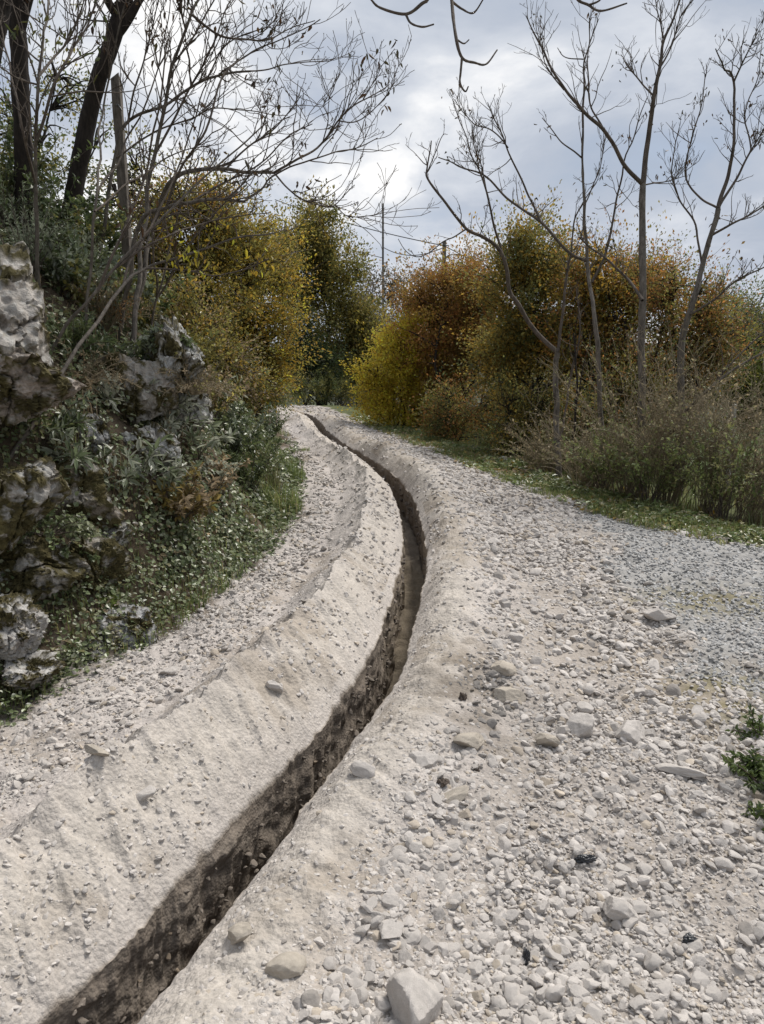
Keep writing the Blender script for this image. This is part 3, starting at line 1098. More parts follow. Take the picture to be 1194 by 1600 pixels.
# ------------------------------------------------------------------ far trees, poles and wires
far_specs = [
    (556, 490, 22, 55, 44, 'hazy brown bare-looking tree just right of the left-hand olive crowns'),
    (582, 478, 20, 50, 47, 'dusky grey-brown tree standing left of the thin mast foot'),
    (612, 462, 22, 38, 50, 'dusky tree directly right of the thin mast foot'),
    (640, 455, 22, 32, 52, 'low domed far tree behind the rust-coloured bush'),
    (668, 452, 20, 28, 50, 'far tree with a small peak just left of the utility pole'),
    (704, 455, 22, 28, 54, 'far tree at the foot of the utility pole'),
    (1110, 475, 26, 30, 50, 'dark far tree left in the gap at the right edge'),
    (1150, 478, 26, 26, 56, 'dark far tree in the middle of the gap at the right edge'),
    (1188, 480, 24, 30, 52, 'dark far tree cut by the right edge of the view'),
]
for i, (u, v, ru, rv, Y, lab) in enumerate(far_specs):
    leafy('far_tree', lab, 'tree', [(u, v, ru, rv * 1.1), (u + rng.uniform(-8, 8), v + rv * 1.0, ru * 1.1, rv), (u + rng.uniform(-8, 8), v + rv * 2.2, ru * 1.2, rv * 1.2)], Y,
          clumps=260, per=22, clump_r=0.42, leaf=0.16, pal=FAR if u < 1000 else GREEN, depth=1.0, group='distant trees behind the hedges', trunk_r=0.12, branch=60, inner=0.3)
leafy('roadside_bush', 'olive-brown bush deep in the bend beyond the yellow bush', 'bush', [(575, 575, 24, 45), (555, 600, 20, 36), (590, 540, 18, 30)], 31, clumps=300, per=30,
      clump_r=0.26, leaf=0.10, pal=OLIVE + FAR, trunk_r=0.05, stems=3, branch=60)

M_POLE = mat_plain('weathered_pole', (.13, .115, .10), 0.85)
M_WIRE = mat_plain('cable', (.05, .05, .05), 0.6)
M_METAL = mat_plain('dull_steel', (.12, .125, .13), 0.5, 0.6)


def pole(name, label, u, vtop, Y, r, lamp=False):
    top = at(u, vtop, Y)
    z0 = ground_z(top[0], Y) - 0.3
    root = empty(name, (top[0], Y, z0))
    tag(root, label, 'pole')
    T = Tubes()
    T.add([(0, 0, 0), (0, 0, (top[2] - z0) * .5), (0, 0, top[2] - z0)], [r * 1.25, r * 1.1, r], 10)
    T.add([(0, 0, top[2] - z0), (0, 0, top[2] - z0 + 0.02)], [r, 0.001], 10)
    T.build('post', M_POLE, root)
    if lamp:
        T = Tubes()
        h = at(u, 398, Y)[2] - z0
        T.add(catmull([(0, 0, h - .25), (.3, 0, h - .02), (.75, 0, h)], 8), 0.03, 6)
        T.build('lamp_arm', M_METAL, root)
        d, f = ICO[2]
        mesh_np('lamp_head', d * np.array([.26, .10, .06]) + np.array([.85, 0, h]), f, M_METAL, root, np.array([.2, .2, .2]))
        T = Tubes()
        hh = top[2] - z0 - 0.25
        T.add([(-.28, 0, hh), (0, -r * 1.1, hh), (.28, 0, hh)], 0.035, 6)
        T.build('crossarm', M_METAL, root)
    else:
        T = Tubes()
        for q in (0.12, 0.35, 0.6):
            hh = (top[2] - z0) * (1 - q * 0.25)
            T.add([(-.10, 0, hh), (0, 0, hh), (.10, 0, hh)], 0.03, 5)
        T.build('bracket', M_METAL, root)
    return root


pole('mast', 'thin dark mast rising above the trees at the end of the road', 598.5, 318, 60, 0.075)
pole('utility_pole', 'stout wooden utility pole with a street lamp arm behind the rust bush', 694.5, 377, 48, 0.125, True)


def wire(label, a, b, sag):
    A, B = at(*a), at(*b)
    t = np.linspace(0, 1, 24)[:, None]
    p = A * (1 - t) + B * t
    p[:, 2] -= sag * 4 * (t * (1 - t))[:, 0]
    T = Tubes()
    T.add(p - A, 0.03, 5)
    tag(T.build('overhead_wire', M_WIRE, None), label, 'wire', 'overhead wires').location = A


wire('upper overhead wire slanting down from the left trees to the utility pole', (430, 312, 62), (694.5, 384, 48), 0.25)
wire('overhead wire running down to the right from the utility pole', (694.5, 384, 48), (800, 428, 52), 0.15)
wire('lower overhead wire slanting down from the left trees to the mast', (430, 338, 55), (598.5, 403, 60), 0.3)
wire('slack overhead wire hanging between the thin mast and the utility pole', (598.5, 386, 60), (694.5, 386, 48), 0.55)

# ------------------------------------------------------------------ right hand hedge
leafy('autumn_bush', 'bright yellow autumn bush bulging over the road at the bend', 'bush',
      [(592, 610, 38, 46), (625, 575, 36, 55, .3), (640, 625, 38, 42, .2), (668, 600, 30, 60, .6), (610, 545, 22, 30, .8), (655, 535, 28, 40, .8)], 17.6, base=(620, 17.9),
      clumps=900, per=42, clump_r=0.17, leaf=0.062, pal=YELLOW, trunk_r=0.03, stems=8, branch=160, depth=0.9)
leafy('autumn_tree', 'rusty brown tree with a rounded crown behind the yellow bush', 'tree',
      [(700, 475, 60, 50, .6), (660, 500, 44, 50, .8), (735, 455, 48, 48, .6), (745, 530, 55, 60, .3), (690, 560, 48, 60, .4), (775, 500, 40, 60)], 17.4, base=(715, 17.4),
      clumps=1150, per=42, clump_r=0.22, leaf=0.066, pal=RUST + OCHRE[:2], trunk_r=0.07, stems=4, branch=200)
leafy('autumn_tree', 'tall ochre tree with a ragged yellow-green top by the leftmost bare tree', 'tree',
      [(820, 400, 46, 44), (800, 450, 50, 50), (860, 430, 46, 52, .4), (835, 510, 60, 60), (790, 560, 46, 60, .3), (870, 560, 46, 60, .5)], 14.0, base=(822, 14.0),
      clumps=1050, per=40, clump_r=0.20, leaf=0.062, pal=OCHRE + OLIVE[:3] + GREEN[2:], trunk_r=0.06, stems=5, branch=220)
leafy('autumn_tree', 'brown-gold tree with dense dark stems between the two central bare trunks', 'tree',
      [(930, 440, 50, 45), (965, 490, 50, 60, .3), (905, 520, 46, 60), (955, 580, 56, 60), (1000, 450, 40, 44, .5)], 13.2, base=(938, 13.0),
      clumps=900, per=36, clump_r=0.20, leaf=0.058, pal=OCHRE + RUST[:2] + OLIVE[:2], trunk_r=0.05, stems=6, branch=240)
leafy('autumn_tree', 'thin olive and rust tree below the two right-hand bare trees', 'tree',
      [(1050, 460, 48, 36), (1090, 480, 46, 44, .3), (1040, 540, 50, 60), (1110, 550, 46, 50)], 12.4, base=(1065, 12.4),
      clumps=560, per=30, clump_r=0.20, leaf=0.055, pal=OLIVE + RUST, trunk_r=0.05, stems=5, branch=200)
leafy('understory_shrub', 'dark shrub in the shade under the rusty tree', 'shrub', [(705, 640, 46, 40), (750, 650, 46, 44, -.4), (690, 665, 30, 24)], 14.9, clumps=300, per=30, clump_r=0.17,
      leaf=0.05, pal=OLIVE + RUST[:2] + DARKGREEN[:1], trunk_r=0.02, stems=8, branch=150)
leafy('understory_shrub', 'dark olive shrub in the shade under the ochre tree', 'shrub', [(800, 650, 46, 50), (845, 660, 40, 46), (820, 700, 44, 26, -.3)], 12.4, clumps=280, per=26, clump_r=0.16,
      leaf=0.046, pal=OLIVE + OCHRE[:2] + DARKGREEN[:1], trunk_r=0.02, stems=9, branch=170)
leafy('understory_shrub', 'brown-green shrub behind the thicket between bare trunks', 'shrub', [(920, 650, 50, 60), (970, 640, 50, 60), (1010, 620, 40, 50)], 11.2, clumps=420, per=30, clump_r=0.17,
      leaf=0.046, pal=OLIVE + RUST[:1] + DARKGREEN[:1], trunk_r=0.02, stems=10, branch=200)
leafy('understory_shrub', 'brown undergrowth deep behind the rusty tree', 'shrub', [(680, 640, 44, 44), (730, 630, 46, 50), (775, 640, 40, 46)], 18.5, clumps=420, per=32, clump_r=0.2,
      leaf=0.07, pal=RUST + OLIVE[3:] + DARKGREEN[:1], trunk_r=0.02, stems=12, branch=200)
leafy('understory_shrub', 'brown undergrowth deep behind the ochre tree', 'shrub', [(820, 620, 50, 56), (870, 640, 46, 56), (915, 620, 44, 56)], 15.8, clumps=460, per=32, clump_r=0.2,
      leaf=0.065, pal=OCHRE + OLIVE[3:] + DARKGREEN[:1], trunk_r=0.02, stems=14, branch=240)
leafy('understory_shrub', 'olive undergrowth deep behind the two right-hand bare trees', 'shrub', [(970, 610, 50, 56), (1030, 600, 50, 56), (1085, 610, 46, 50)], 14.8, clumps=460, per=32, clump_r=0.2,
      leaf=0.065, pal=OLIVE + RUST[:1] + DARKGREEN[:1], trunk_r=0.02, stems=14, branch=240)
leafy('field_bush', 'yellow-green bush in the field at the right edge', 'bush', [(1180, 640, 34, 30), (1150, 610, 34, 34, .4), (1190, 590, 30, 40)], 14, clumps=300, per=32, clump_r=0.2, leaf=0.06,
      pal=[(.12, .14, .03), (.09, .12, .03), (.16, .16, .03)], trunk_r=0.03, stems=4, branch=90)
leafy('field_bush', 'dull brown-green bush behind the thicket at the right edge', 'bush', [(1150, 520, 46, 40), (1190, 530, 36, 50), (1110, 590, 40, 40)], 17, clumps=420, per=30, clump_r=0.24, leaf=0.065,
      pal=OLIVE + FAR + RUST[:1], trunk_r=0.04, stems=4, branch=120)

for u, v, Y, lab in [(985, 700, 8.7, 'tangled grey-brown bramble thicket left of the flat verge stone'), (1050, 690, 8.4, 'tall dry bramble thicket in the middle of the verge'),
                     (1115, 700, 8.0, 'dry bramble thicket with long leaning stems near the right edge'), (1180, 715, 7.7, 'brown bramble thicket cut by the right edge of the view'),
                     (925, 735, 9.4, 'low dry thicket at the foot of the central bare trunks'), (860, 735, 10.6, 'low dark thicket at the foot of the leftmost bare tree')]:
    p = at(u, 700, Y)
    hgt = (1.9 if u > 960 else 1.0)
    shrub('bramble', lab, p, hgt, 1.25, n_stems=58, per=26, leaf=0.042, aspect=0.5, pal=[(.34, .28, .17), (.28, .26, .14), (.20, .22, .09), (.42, .35, .21), (.25, .195, .12), (.22, .17, .10)], mat=M_LEAF, hexa=False,
          bark=M_BARK_BROWN, group='dry thickets on the right verge', up=0.75, stem_r=0.0055, arch=0.55, along=(0.1, 1), twig=5, lean=(0.25 if u > 1080 else 0.05, 0))

for u, Y, hg, lab in [(1020, 8.3, 1.0, 'greener leafy shrub inside the dry thickets behind the flat verge stone'), (1140, 7.6, 1.15, 'greener leafy shrub inside the dry thickets near the right edge'),
                      (945, 9.0, .9, 'small green shrub between the central bare trunks')]:
    p = at(u, 700, Y)
    shrub('leafy_shrub', lab, p, hg, .9, n_stems=34, per=46, leaf=.05, aspect=.5, pal=[(.20, .23, .085), (.16, .20, .07), (.26, .26, .11)], mat=M_LEAF, hexa=False, up=.8, arch=.5, group='green shrubs in the right thicket')

# bare trees on the right, traced from the photograph
G_BARE = 'bare trees on the right verge'
bare_tree('bare_tree', 'leftmost bare tree whose long limb droops far left over the road', [
    ([(872, 735), (869, 650), (870, 550)], .046, .038, (2, .5, .007)),
    ([(870, 550), (835, 515), (800, 460), (786, 402), (757, 372), (730, 359), (700, 322), (669, 281), (667, 262), (674, 221)], .034, .007),
    ([(786, 402), (772, 350), (760, 301), (748, 265), (735, 235), (707, 156)], .017, .005),
    ([(730, 359), (710, 371), (692, 379), (660, 402), (636, 394), (622, 372)], .010, .004, (2, .2, .004)),
    ([(760, 301), (752, 262), (740, 225), (738, 195)], .010, .004),
    ([(667, 270), (690, 215), (700, 210)], .007, .003, (2, .2, .004)),
    ([(870, 550), (880, 480), (890, 400), (900, 340), (930, 290)], .022, .006),
    ([(874, 690), (890, 600), (905, 520), (900, 450)], .018, .006)], 10.0, shoots=(14, .6, .0065), hang=10, group=G_BARE, seed=1)
bare_tree('bare_tree', 'slim bare tree with a straight whip-like top right of the leftmost bare tree', [
    ([(945, 760), (938, 640), (930, 500), (918, 410), (912, 300), (911, 200)], .035, .013, (5, .5, .007)),
    ([(911, 200), (912, 120), (918, 75), (935, 30)], .014, .005, (6, .35, .006)),
    ([(918, 410), (890, 395), (845, 347), (795, 311), (760, 276), (720, 258), (684, 246)], .022, .006),
    ([(845, 347), (820, 290), (795, 235), (775, 190), (762, 158)], .014, .005),
    ([(795, 230), (770, 205), (745, 195), (725, 178), (709, 156)], .009, .004),
    ([(910, 245), (880, 225), (860, 200), (848, 184)], .010, .004, (3, .3, .005)),
    ([(912, 320), (935, 270), (945, 225)], .009, .004),
    ([(912, 94), (885, 92), (870, 75)], .008, .004, (1, .15, .004)),
    ([(925, 440), (950, 380), (965, 300), (985, 225), (1012, 150)], .018, .005)], 9.6, shoots=(13, .55, .0065), hang=10, group=G_BARE, seed=2)
bare_tree('bare_tree', 'tallest bare tree forking high and reaching the top of the view', [
    ([(1005, 770), (1002, 600), (1003, 450), (1005, 289)], .052, .038, (2, .5, .008)),
    ([(1005, 289), (1013, 215), (1021, 151), (1030, 105), (1040, 60), (1066, -8)], .034, .010),
    ([(1005, 289), (975, 258), (946, 206), (915, 178), (890, 150), (868, 116), (845, 75), (835, 50), (823, 25)], .026, .006),
    ([(946, 206), (925, 165), (918, 110), (922, 60), (918, 20)], .011, .005),
    ([(1021, 151), (1005, 135), (991, 115), (980, 100), (971, 83)], .012, .004),
    ([(1030, 105), (1050, 70), (1062, 30), (1085, -5)], .012, .005),
    ([(1040, 60), (1030, 30), (1022, -5)], .010, .005),
    ([(1005, 290), (1040, 283), (1071, 276)], .010, .004),
    ([(880, 140), (850, 95), (838, 40)], .008, .004),
    ([(1004, 470), (975, 430), (935, 395), (905, 370)], .020, .008)], 9.3, shoots=(12, .6, .0065), hang=10, group=G_BARE, seed=3)
bare_tree('bare_tree', 'rightmost bare tree with many upright forks and a few brown leaves', [
    ([(1062, 760), (1066, 550), (1085, 470), (1096, 417), (1122, 326)], .050, .028, (2, .5, .008)),
    ([(1122, 326), (1137, 275), (1147, 226), (1147, 130), (1130, 105), (1117, 78)], .026, .006),
    ([(1147, 130), (1165, 90), (1187, 48)], .012, .005),
    ([(1122, 326), (1150, 280), (1175, 235), (1199, 195)], .018, .007),
    ([(1122, 326), (1095, 310), (1071, 276), (1080, 215), (1095, 170), (1102, 115)], .014, .005),
    ([(1109, 371), (1140, 350), (1165, 338), (1200, 320)], .016, .008),
    ([(1080, 490), (1115, 470), (1150, 440), (1200, 415)], .016, .008),
    ([(1096, 417), (1085, 350), (1062, 310), (1050, 260), (1062, 200)], .014, .005),
    ([(1175, 235), (1165, 180), (1185, 120), (1190, 80)], .010, .004)], 9.6, shoots=(14, .55, .0065), hang=28, group=G_BARE, seed=4)
bare_tree('bare_sapling', 'dark slender sapling inside the hedge between bare trunks', [
    ([(900, 770), (895, 690), (902, 600), (895, 520)], .022, .010, (5, .5, .006)),
    ([(900, 640), (915, 560), (930, 500)], .010, .004)], 10.3, shoots=(5, .5, .006), bark=M_BARK_DARK, seed=6)
bare_tree('leaning_branch', 'long grey dead branch leaning right out of the thicket', [
    ([(1075, 640), (1110, 605), (1150, 575), (1200, 545)], .022, .012, (4, .4, .006)),
    ([(1110, 605), (1150, 560), (1200, 510)], .012, .008)], 8.6, cat='branch', foot=True, seed=7)

# branches hanging into the top of the view from a tree that stands outside it, at the right
def overhanging():
    bx, by = 5.3, 3.5
    bz = ground_z(bx, by)
    root = empty('overhanging_tree', (bx, by, bz - .05))
    tag(root, 'bare branches drooping into the sky at the top centre of the view', 'tree')
    o0 = np.array([bx, by, bz - .05])
    Tr, Tw, tips = Tubes(), Tubes(), []
    Tr.add(catmull([o0 + [0, 0, -.1], o0 + [-.1, .05, 1.5], o0 + [-.35, .2, 3.0], o0 + [-.7, .5, 4.6]], 16) - o0, np.linspace(.13, .07, 16), 9)
    up_ = [(1000, -90), (905, -75), (800, -60), (705, -60), (665, -45), (600, -55)]
    main = catmull([o0 + [-.35, .2, 3.0], o0 + [-1.4, .6, 3.55]] + [at(u, v, 4.5) for u, v in up_], 40)
    Tw.add(main - o0, np.linspace(.05, .010, 40), 7)
    limbs = [([(665, -45), (669, -5), (659, 6), (634, 22), (594, 12), (578, -3)], .011, .005), ([(634, 22), (642, 36), (660, 42), (678, 38)], .007, .004),
             ([(705, -60), (706, 0), (712, 55), (722, 90), (742, 98), (760, 100), (777, 78)], .011, .004), ([(722, 90), (720, 112), (719, 130), (727, 143), (732, 135)], .007, .004),
             ([(707, 3), (722, 14), (740, 20), (757, -4)], .007, .004), ([(714, 62), (725, 68), (733, 62)], .005, .003),
             ([(905, -75), (900, -8), (920, 8), (940, 17), (980, 5)], .010, .004), ([(920, 8), (935, 2), (945, -8)], .006, .003)]
    for px, r0, r1 in limbs:
        p = catmull([at(u, v, 4.5 + 0.18 * noise2(u / 60., v / 60., 77)) for u, v in px], 6 * len(px))
        rr = np.linspace(r0, r1, len(p)) * (1 + .12 * noise2(np.arange(len(p)) * .9, 0.5, 78))
        Tw.add(p - o0, rr, 6)
    Tr.build('trunk', M_BARK_GREY, root)
    Tw.build('crown', M_BARK_TWIG, root)


overhanging()

# ------------------------------------------------------------------ left bank: trees behind
leafy('autumn_tree', 'yellow-olive tree crown above the left rock outcrop', 'tree',
      [(290, 385, 60, 60), (345, 370, 55, 60, .4), (250, 430, 50, 60), (330, 450, 60, 60), (390, 400, 46, 60, .8), (280, 500, 50, 50)], 10.5, base=(320, 10.6),
      clumps=1000, per=38, clump_r=0.16, leaf=0.05, pal=OLIVE + OCHRE[:2] + YELLOW[3:], trunk_r=0.05, stems=6, branch=240)
leafy('autumn_tree', 'olive-gold tree left of the road leaning over the verge', 'tree',
      [(400, 470, 50, 70), (440, 430, 40, 60, .5), (370, 540, 50, 60), (420, 560, 40, 60), (350, 600, 40, 44)], 12.5, base=(395, 12.5),
      clumps=950, per=38, clump_r=0.18, leaf=0.055, pal=OLIVE + OCHRE[:3] + YELLOW[2:], trunk_r=0.05, stems=5, branch=220)
leafy('autumn_tree', 'tall dark olive tree with a ragged crown at the left of the bend', 'tree',
      [(490, 385, 44, 44), (522, 425, 46, 50), (470, 440, 50, 60), (548, 465, 28, 46), (455, 395, 34, 34), (562, 500, 20, 40), (500, 340, 24, 24), (505, 500, 60, 60), (560, 530, 20, 46), (470, 560, 40, 60), (530, 570, 40, 44)], 31, base=(500, 31.3),
      clumps=1500, per=42, clump_r=0.33, leaf=0.11, pal=OLIVE + [(.13, .14, .05), OCHRE[3], OCHRE[1]], trunk_r=0.14, stems=3, branch=220)
leafy('evergreen_bush', 'dark evergreen bush at the shaded foot of the tall olive tree', 'bush', [(475, 545, 30, 56), (505, 575, 34, 36), (460, 580, 24, 36)], 29, clumps=260, per=34, clump_r=0.28, leaf=0.085,
      pal=DARKGREEN, trunk_r=0.03, stems=6, branch=80)
for u, v, ru, rv, Y, pal, lab in [(530, 606, 28, 20, 28.5, GREEN + OLIVE, 'low green bush at the left road edge where the road vanishes'),
                                  (480, 610, 30, 20, 27.5, GREEN + OLIVE, 'low green bush left of the far end of the trench'),
                                  (425, 612, 24, 24, 18.5, OLIVE + GREEN, 'low olive bush at the left road edge before the bend'),
                                  (395, 628, 26, 32, 13.0, GREEN + GREYGREEN[:1], 'pale green low bush at the left road edge beyond the grass tuft')]:
    leafy('verge_bush', lab, 'bush', [(u, v, ru, rv), (u - ru * .6, v - rv * .3, ru * .7, rv)], Y, clumps=190, per=34, clump_r=0.12, leaf=0.05, pal=pal, trunk_r=0.012, stems=6, branch=50)

leafy('autumn_tree', 'low olive-brown thicket of saplings behind the white-streaked outcrop', 'tree',
      [(300, 500, 46, 60), (340, 560, 44, 56, .4), (290, 570, 34, 50, -.3), (370, 600, 40, 50, .8)], 8.6, base=(325, 9.0), clumps=620, per=30, clump_r=0.13, leaf=0.042,
      pal=OLIVE + OCHRE[:2] + TAN[:2], trunk_r=0.02, stems=9, branch=260, inner=.2)
leafy('bank_tree', 'thin green-leaved tree behind the two dark trunks on the left bank', 'tree',
      [(70, 240, 60, 60), (150, 260, 50, 60, .4), (20, 200, 40, 60), (215, 290, 46, 50, .6), (90, 150, 60, 50, .6), (15, 290, 46, 50)], 9.0, base=(110, 9.0), clumps=230, per=26, clump_r=0.15, leaf=0.05,
      pal=GREEN + OLIVE, trunk_r=0.04, stems=5, branch=260, inner=.1)
leafy('bank_tree', 'orange-tinged sapling crown left of the yellow-olive crown', 'tree',
      [(235, 350, 40, 44), (270, 320, 44, 40, .5), (330, 310, 40, 34, .8), (205, 400, 34, 40)], 9.6, base=(250, 9.6), clumps=330, per=28, clump_r=0.14, leaf=0.046,
      pal=OCHRE + OLIVE + RUST[:1], trunk_r=0.03, stems=5, branch=160, inner=.1)

# two dark trunks and a broken post on top of the bank
def dark_tree(label, px, Y, r0, seed, limbs=()):
    bare_tree('tree', label, [(px, r0, r0 * .72, (6, .7, .012))] + list(limbs), Y, wander=0.05, bark=M_BARK_DARK, shoots=(9, .9, .010), group='dark trunks on the left bank', seed=seed, sides=12, hang=12, leaf=0.05)


dark_tree('upright dark tree trunk on the bank near the left edge', [(38, 330), (33, 200), (30, 90), (27, -20), (20, -260), (-20, -480)], 6.6, .078, 31,
          [([(30, 60), (60, -40), (120, -140), (150, -300)], .04, .01), ([(27, 10), (-30, -60), (-120, -150)], .04, .01)])
dark_tree('dark tree trunk leaning right on the left bank', [(115, 320), (128, 240), (146, 160), (172, 70), (196, -10), (250, -180), (280, -420)], 7.0, .080, 32,
          [([(176, 55), (205, 20), (240, -30), (330, -140)], .05, .012), ([(185, 30), (150, -40), (130, -160)], .04, .01)])
dark_tree('dark trunk cut by the upper left corner of the view', [(-75, 340), (-40, 200), (-12, 90), (2, 20), (12, -60), (20, -300)], 6.2, .07, 33)


def broken_post():
    p = at(193, 300, 7.6)
    z0 = ground_z(p[0], 7.6) - .1
    top = at(193, 125, 7.6)[2]
    root = empty('wooden_post', (p[0], 7.6, z0))
    tag(root, 'weathered square wooden post standing behind the leaning dark trunk', 'post')
    h = top - z0
    w = .040
    ring = np.array([(-w, -w), (w, -w), (w, w), (-w, w)])
    V = []
    for k, z in enumerate(np.linspace(0, h, 9)):
        jit = rng.normal(0, .003, (4, 2))
        V.append(np.c_[ring + jit, np.full(4, z)])
    V[-1][:, 2] += np.array([0, .05, -.03, .02])
    V = np.concatenate(V)
    F = [(k * 4 + j, k * 4 + (j + 1) % 4, k * 4 + 4 + (j + 1) % 4, k * 4 + 4 + j) for k in range(8) for j in range(4)] + [(32, 33, 34, 35)]
    mesh_np('post', V, np.array(F), M_BARK_GREY, root, None, False)
    T = Tubes()
    T.add([(0, -w * 1.05, h * .9), (.02, -w * 1.3, h * .9), (.05, -w * 1.1, h * .88)], .006, 5)
    T.build('wire_staple', M_METAL, root)


broken_post()

# saplings fanning out from the bank over the road
G_SAP = 'bare saplings arching out of the left bank'
bare_tree('bare_sapling', 'bare sapling with a tall stem that forks near the top left', [
    ([(218, 420), (228, 330), (241, 241), (256, 170), (271, 100), (301, 20), (325, -15)], .026, .010),
    ([(301, 25), (325, 42), (352, 55), (385, 62), (412, 60), (450, 48), (492, 30)], .013, .004),
    ([(271, 100), (300, 60), (330, 10), (345, -20)], .010, .005),
    ([(241, 241), (275, 180), (310, 120), (335, 60), (365, -10)], .013, .005),
    ([(290, 50), (280, 10), (270, -20)], .010, .006),
    ([(352, 55), (345, 90), (360, 120)], .006, .003)], 6.4, shoots=(12, .65, .0065), hang=8, thick=0.82, group=G_SAP, seed=11, up=0.25)
bare_tree('bare_sapling', 'bare sapling whose long low limb sweeps right across the middle sky', [
    ([(225, 420), (245, 330), (271, 281), (310, 268), (352, 261), (390, 270), (427, 271)], .028, .014),
    ([(427, 271), (460, 252), (502, 221), (530, 190), (553, 166), (580, 150), (606, 130)], .013, .004),
    ([(427, 271), (450, 292), (477, 311), (500, 318), (522, 319), (553, 291)], .010, .004),
    ([(502, 221), (512, 190), (505, 165), (520, 150)], .007, .003),
    ([(530, 190), (560, 190), (590, 165), (618, 120)], .007, .003),
    ([(352, 261), (390, 225), (430, 200), (470, 150)], .011, .004),
    ([(522, 319), (545, 340), (580, 335), (600, 322)], .006, .003)], 6.6, shoots=(12, .65, .0065), hang=8, thick=0.82, group=G_SAP, seed=12, up=0.25)
bare_tree('bare_sapling', 'bare sapling arching at mid height with a grey limb low over the bushes', [
    ([(200, 440), (221, 345), (262, 325), (300, 317), (345, 315), (382, 316)], .024, .012),
    ([(382, 316), (410, 295), (427, 275), (480, 250), (520, 240), (560, 232), (590, 215)], .010, .004),
    ([(300, 317), (345, 290), (400, 262), (450, 215), (490, 195)], .011, .004),
    ([(262, 325), (285, 260), (320, 205), (350, 120), (390, 82), (430, 65), (500, 30)], .013, .004)], 5.9, shoots=(12, .65, .0065), hang=8, thick=0.82, group=G_SAP, seed=13, up=0.25)
bare_tree('bare_sapling', 'bare sapling leaning right from beside the broken post', [
    ([(150, 420), (180, 250), (201, 191), (251, 171), (321, 126), (392, 110)], .024, .010),
    ([(392, 110), (432, 104), (472, 96), (510, 95), (553, 80)], .008, .003),
    ([(321, 126), (345, 85), (370, 60), (420, 40), (440, 10)], .009, .003),
    ([(201, 191), (215, 120), (235, 60), (250, -10)], .012, .005),
    ([(180, 250), (240, 210), (290, 190), (340, 170), (400, 175), (450, 180)], .011, .004)], 6.9, shoots=(12, .65, .0065), hang=8, thick=0.82, group=G_SAP, seed=14, up=0.3)
bare_tree('bare_sapling', 'tangle of thin upright stems in front of the upright dark trunk', [
    ([(60, 400), (55, 250), (60, 120), (75, 0)], .016, .007),
    ([(58, 300), (30, 180), (10, 80), (-10, -10)], .010, .004),
    ([(57, 220), (90, 120), (130, 50), (160, -10)], .011, .004),
    ([(60, 120), (95, 75), (120, 30), (125, -10)], .009, .004)], 5.4, shoots=(12, .65, .0065), hang=16, group=G_SAP, seed=15, up=0.35, hang_col=[(.07, .085, .03), (.10, .10, .03)])
bare_tree('bare_sapling', 'pale thin stems rising just right of the leaning dark trunk', [
    ([(140, 440), (152, 300), (160, 180), (185, 60), (200, -15)], .014, .006),
    ([(152, 300), (200, 220), (235, 150), (255, 60), (270, -10)], .010, .004),
    ([(150, 330), (225, 270), (270, 245), (330, 225)], .010, .004)], 5.7, shoots=(12, .65, .0065), hang=8, thick=0.82, group=G_SAP, seed=16, up=0.35)
bare_tree('bare_sapling', 'low bare stems crossing in front of the yellow-olive crown', [
    ([(175, 470), (230, 420), (300, 395), (370, 370), (430, 365)], .014, .005),
    ([(230, 420), (290, 420), (340, 430), (420, 405)], .009, .004),
    ([(190, 455), (215, 380), (260, 340), (330, 330)], .011, .004)], 5.6, shoots=(8, .4, .005), hang=24, group=G_SAP, seed=17, up=0.15, hang_col=OLIVE + YELLOW)
bare_tree('bare_sapling', 'straight thin grey stems slanting right across the bank below the broken post', [
    ([(110, 500), (175, 425), (260, 335), (340, 258), (420, 192)], .014, .005),
    ([(150, 455), (185, 380), (225, 280), (250, 160), (262, 60)], .012, .005),
    ([(175, 425), (250, 375), (330, 345), (420, 330)], .009, .004),
    ([(225, 372), (262, 300), (300, 200), (330, 110)], .009, .004)], 5.3, shoots=(8, .45, .005), hang=6, thick=0.9, group=G_SAP, seed=18, up=0.2)
bare_tree('bare_sapling', 'cluster of slender pale stems rising beside the white-streaked outcrop', [
    ([(245, 470), (262, 400), (290, 300), (305, 220), (340, 120)], .012, .004),
    ([(248, 462), (290, 390), (350, 320), (430, 240)], .010, .004),
    ([(246, 466), (240, 380), (232, 290), (215, 200)], .010, .004)], 6.2, shoots=(8, .45, .005), hang=6, thick=0.9, group=G_SAP, seed=19, up=0.2)


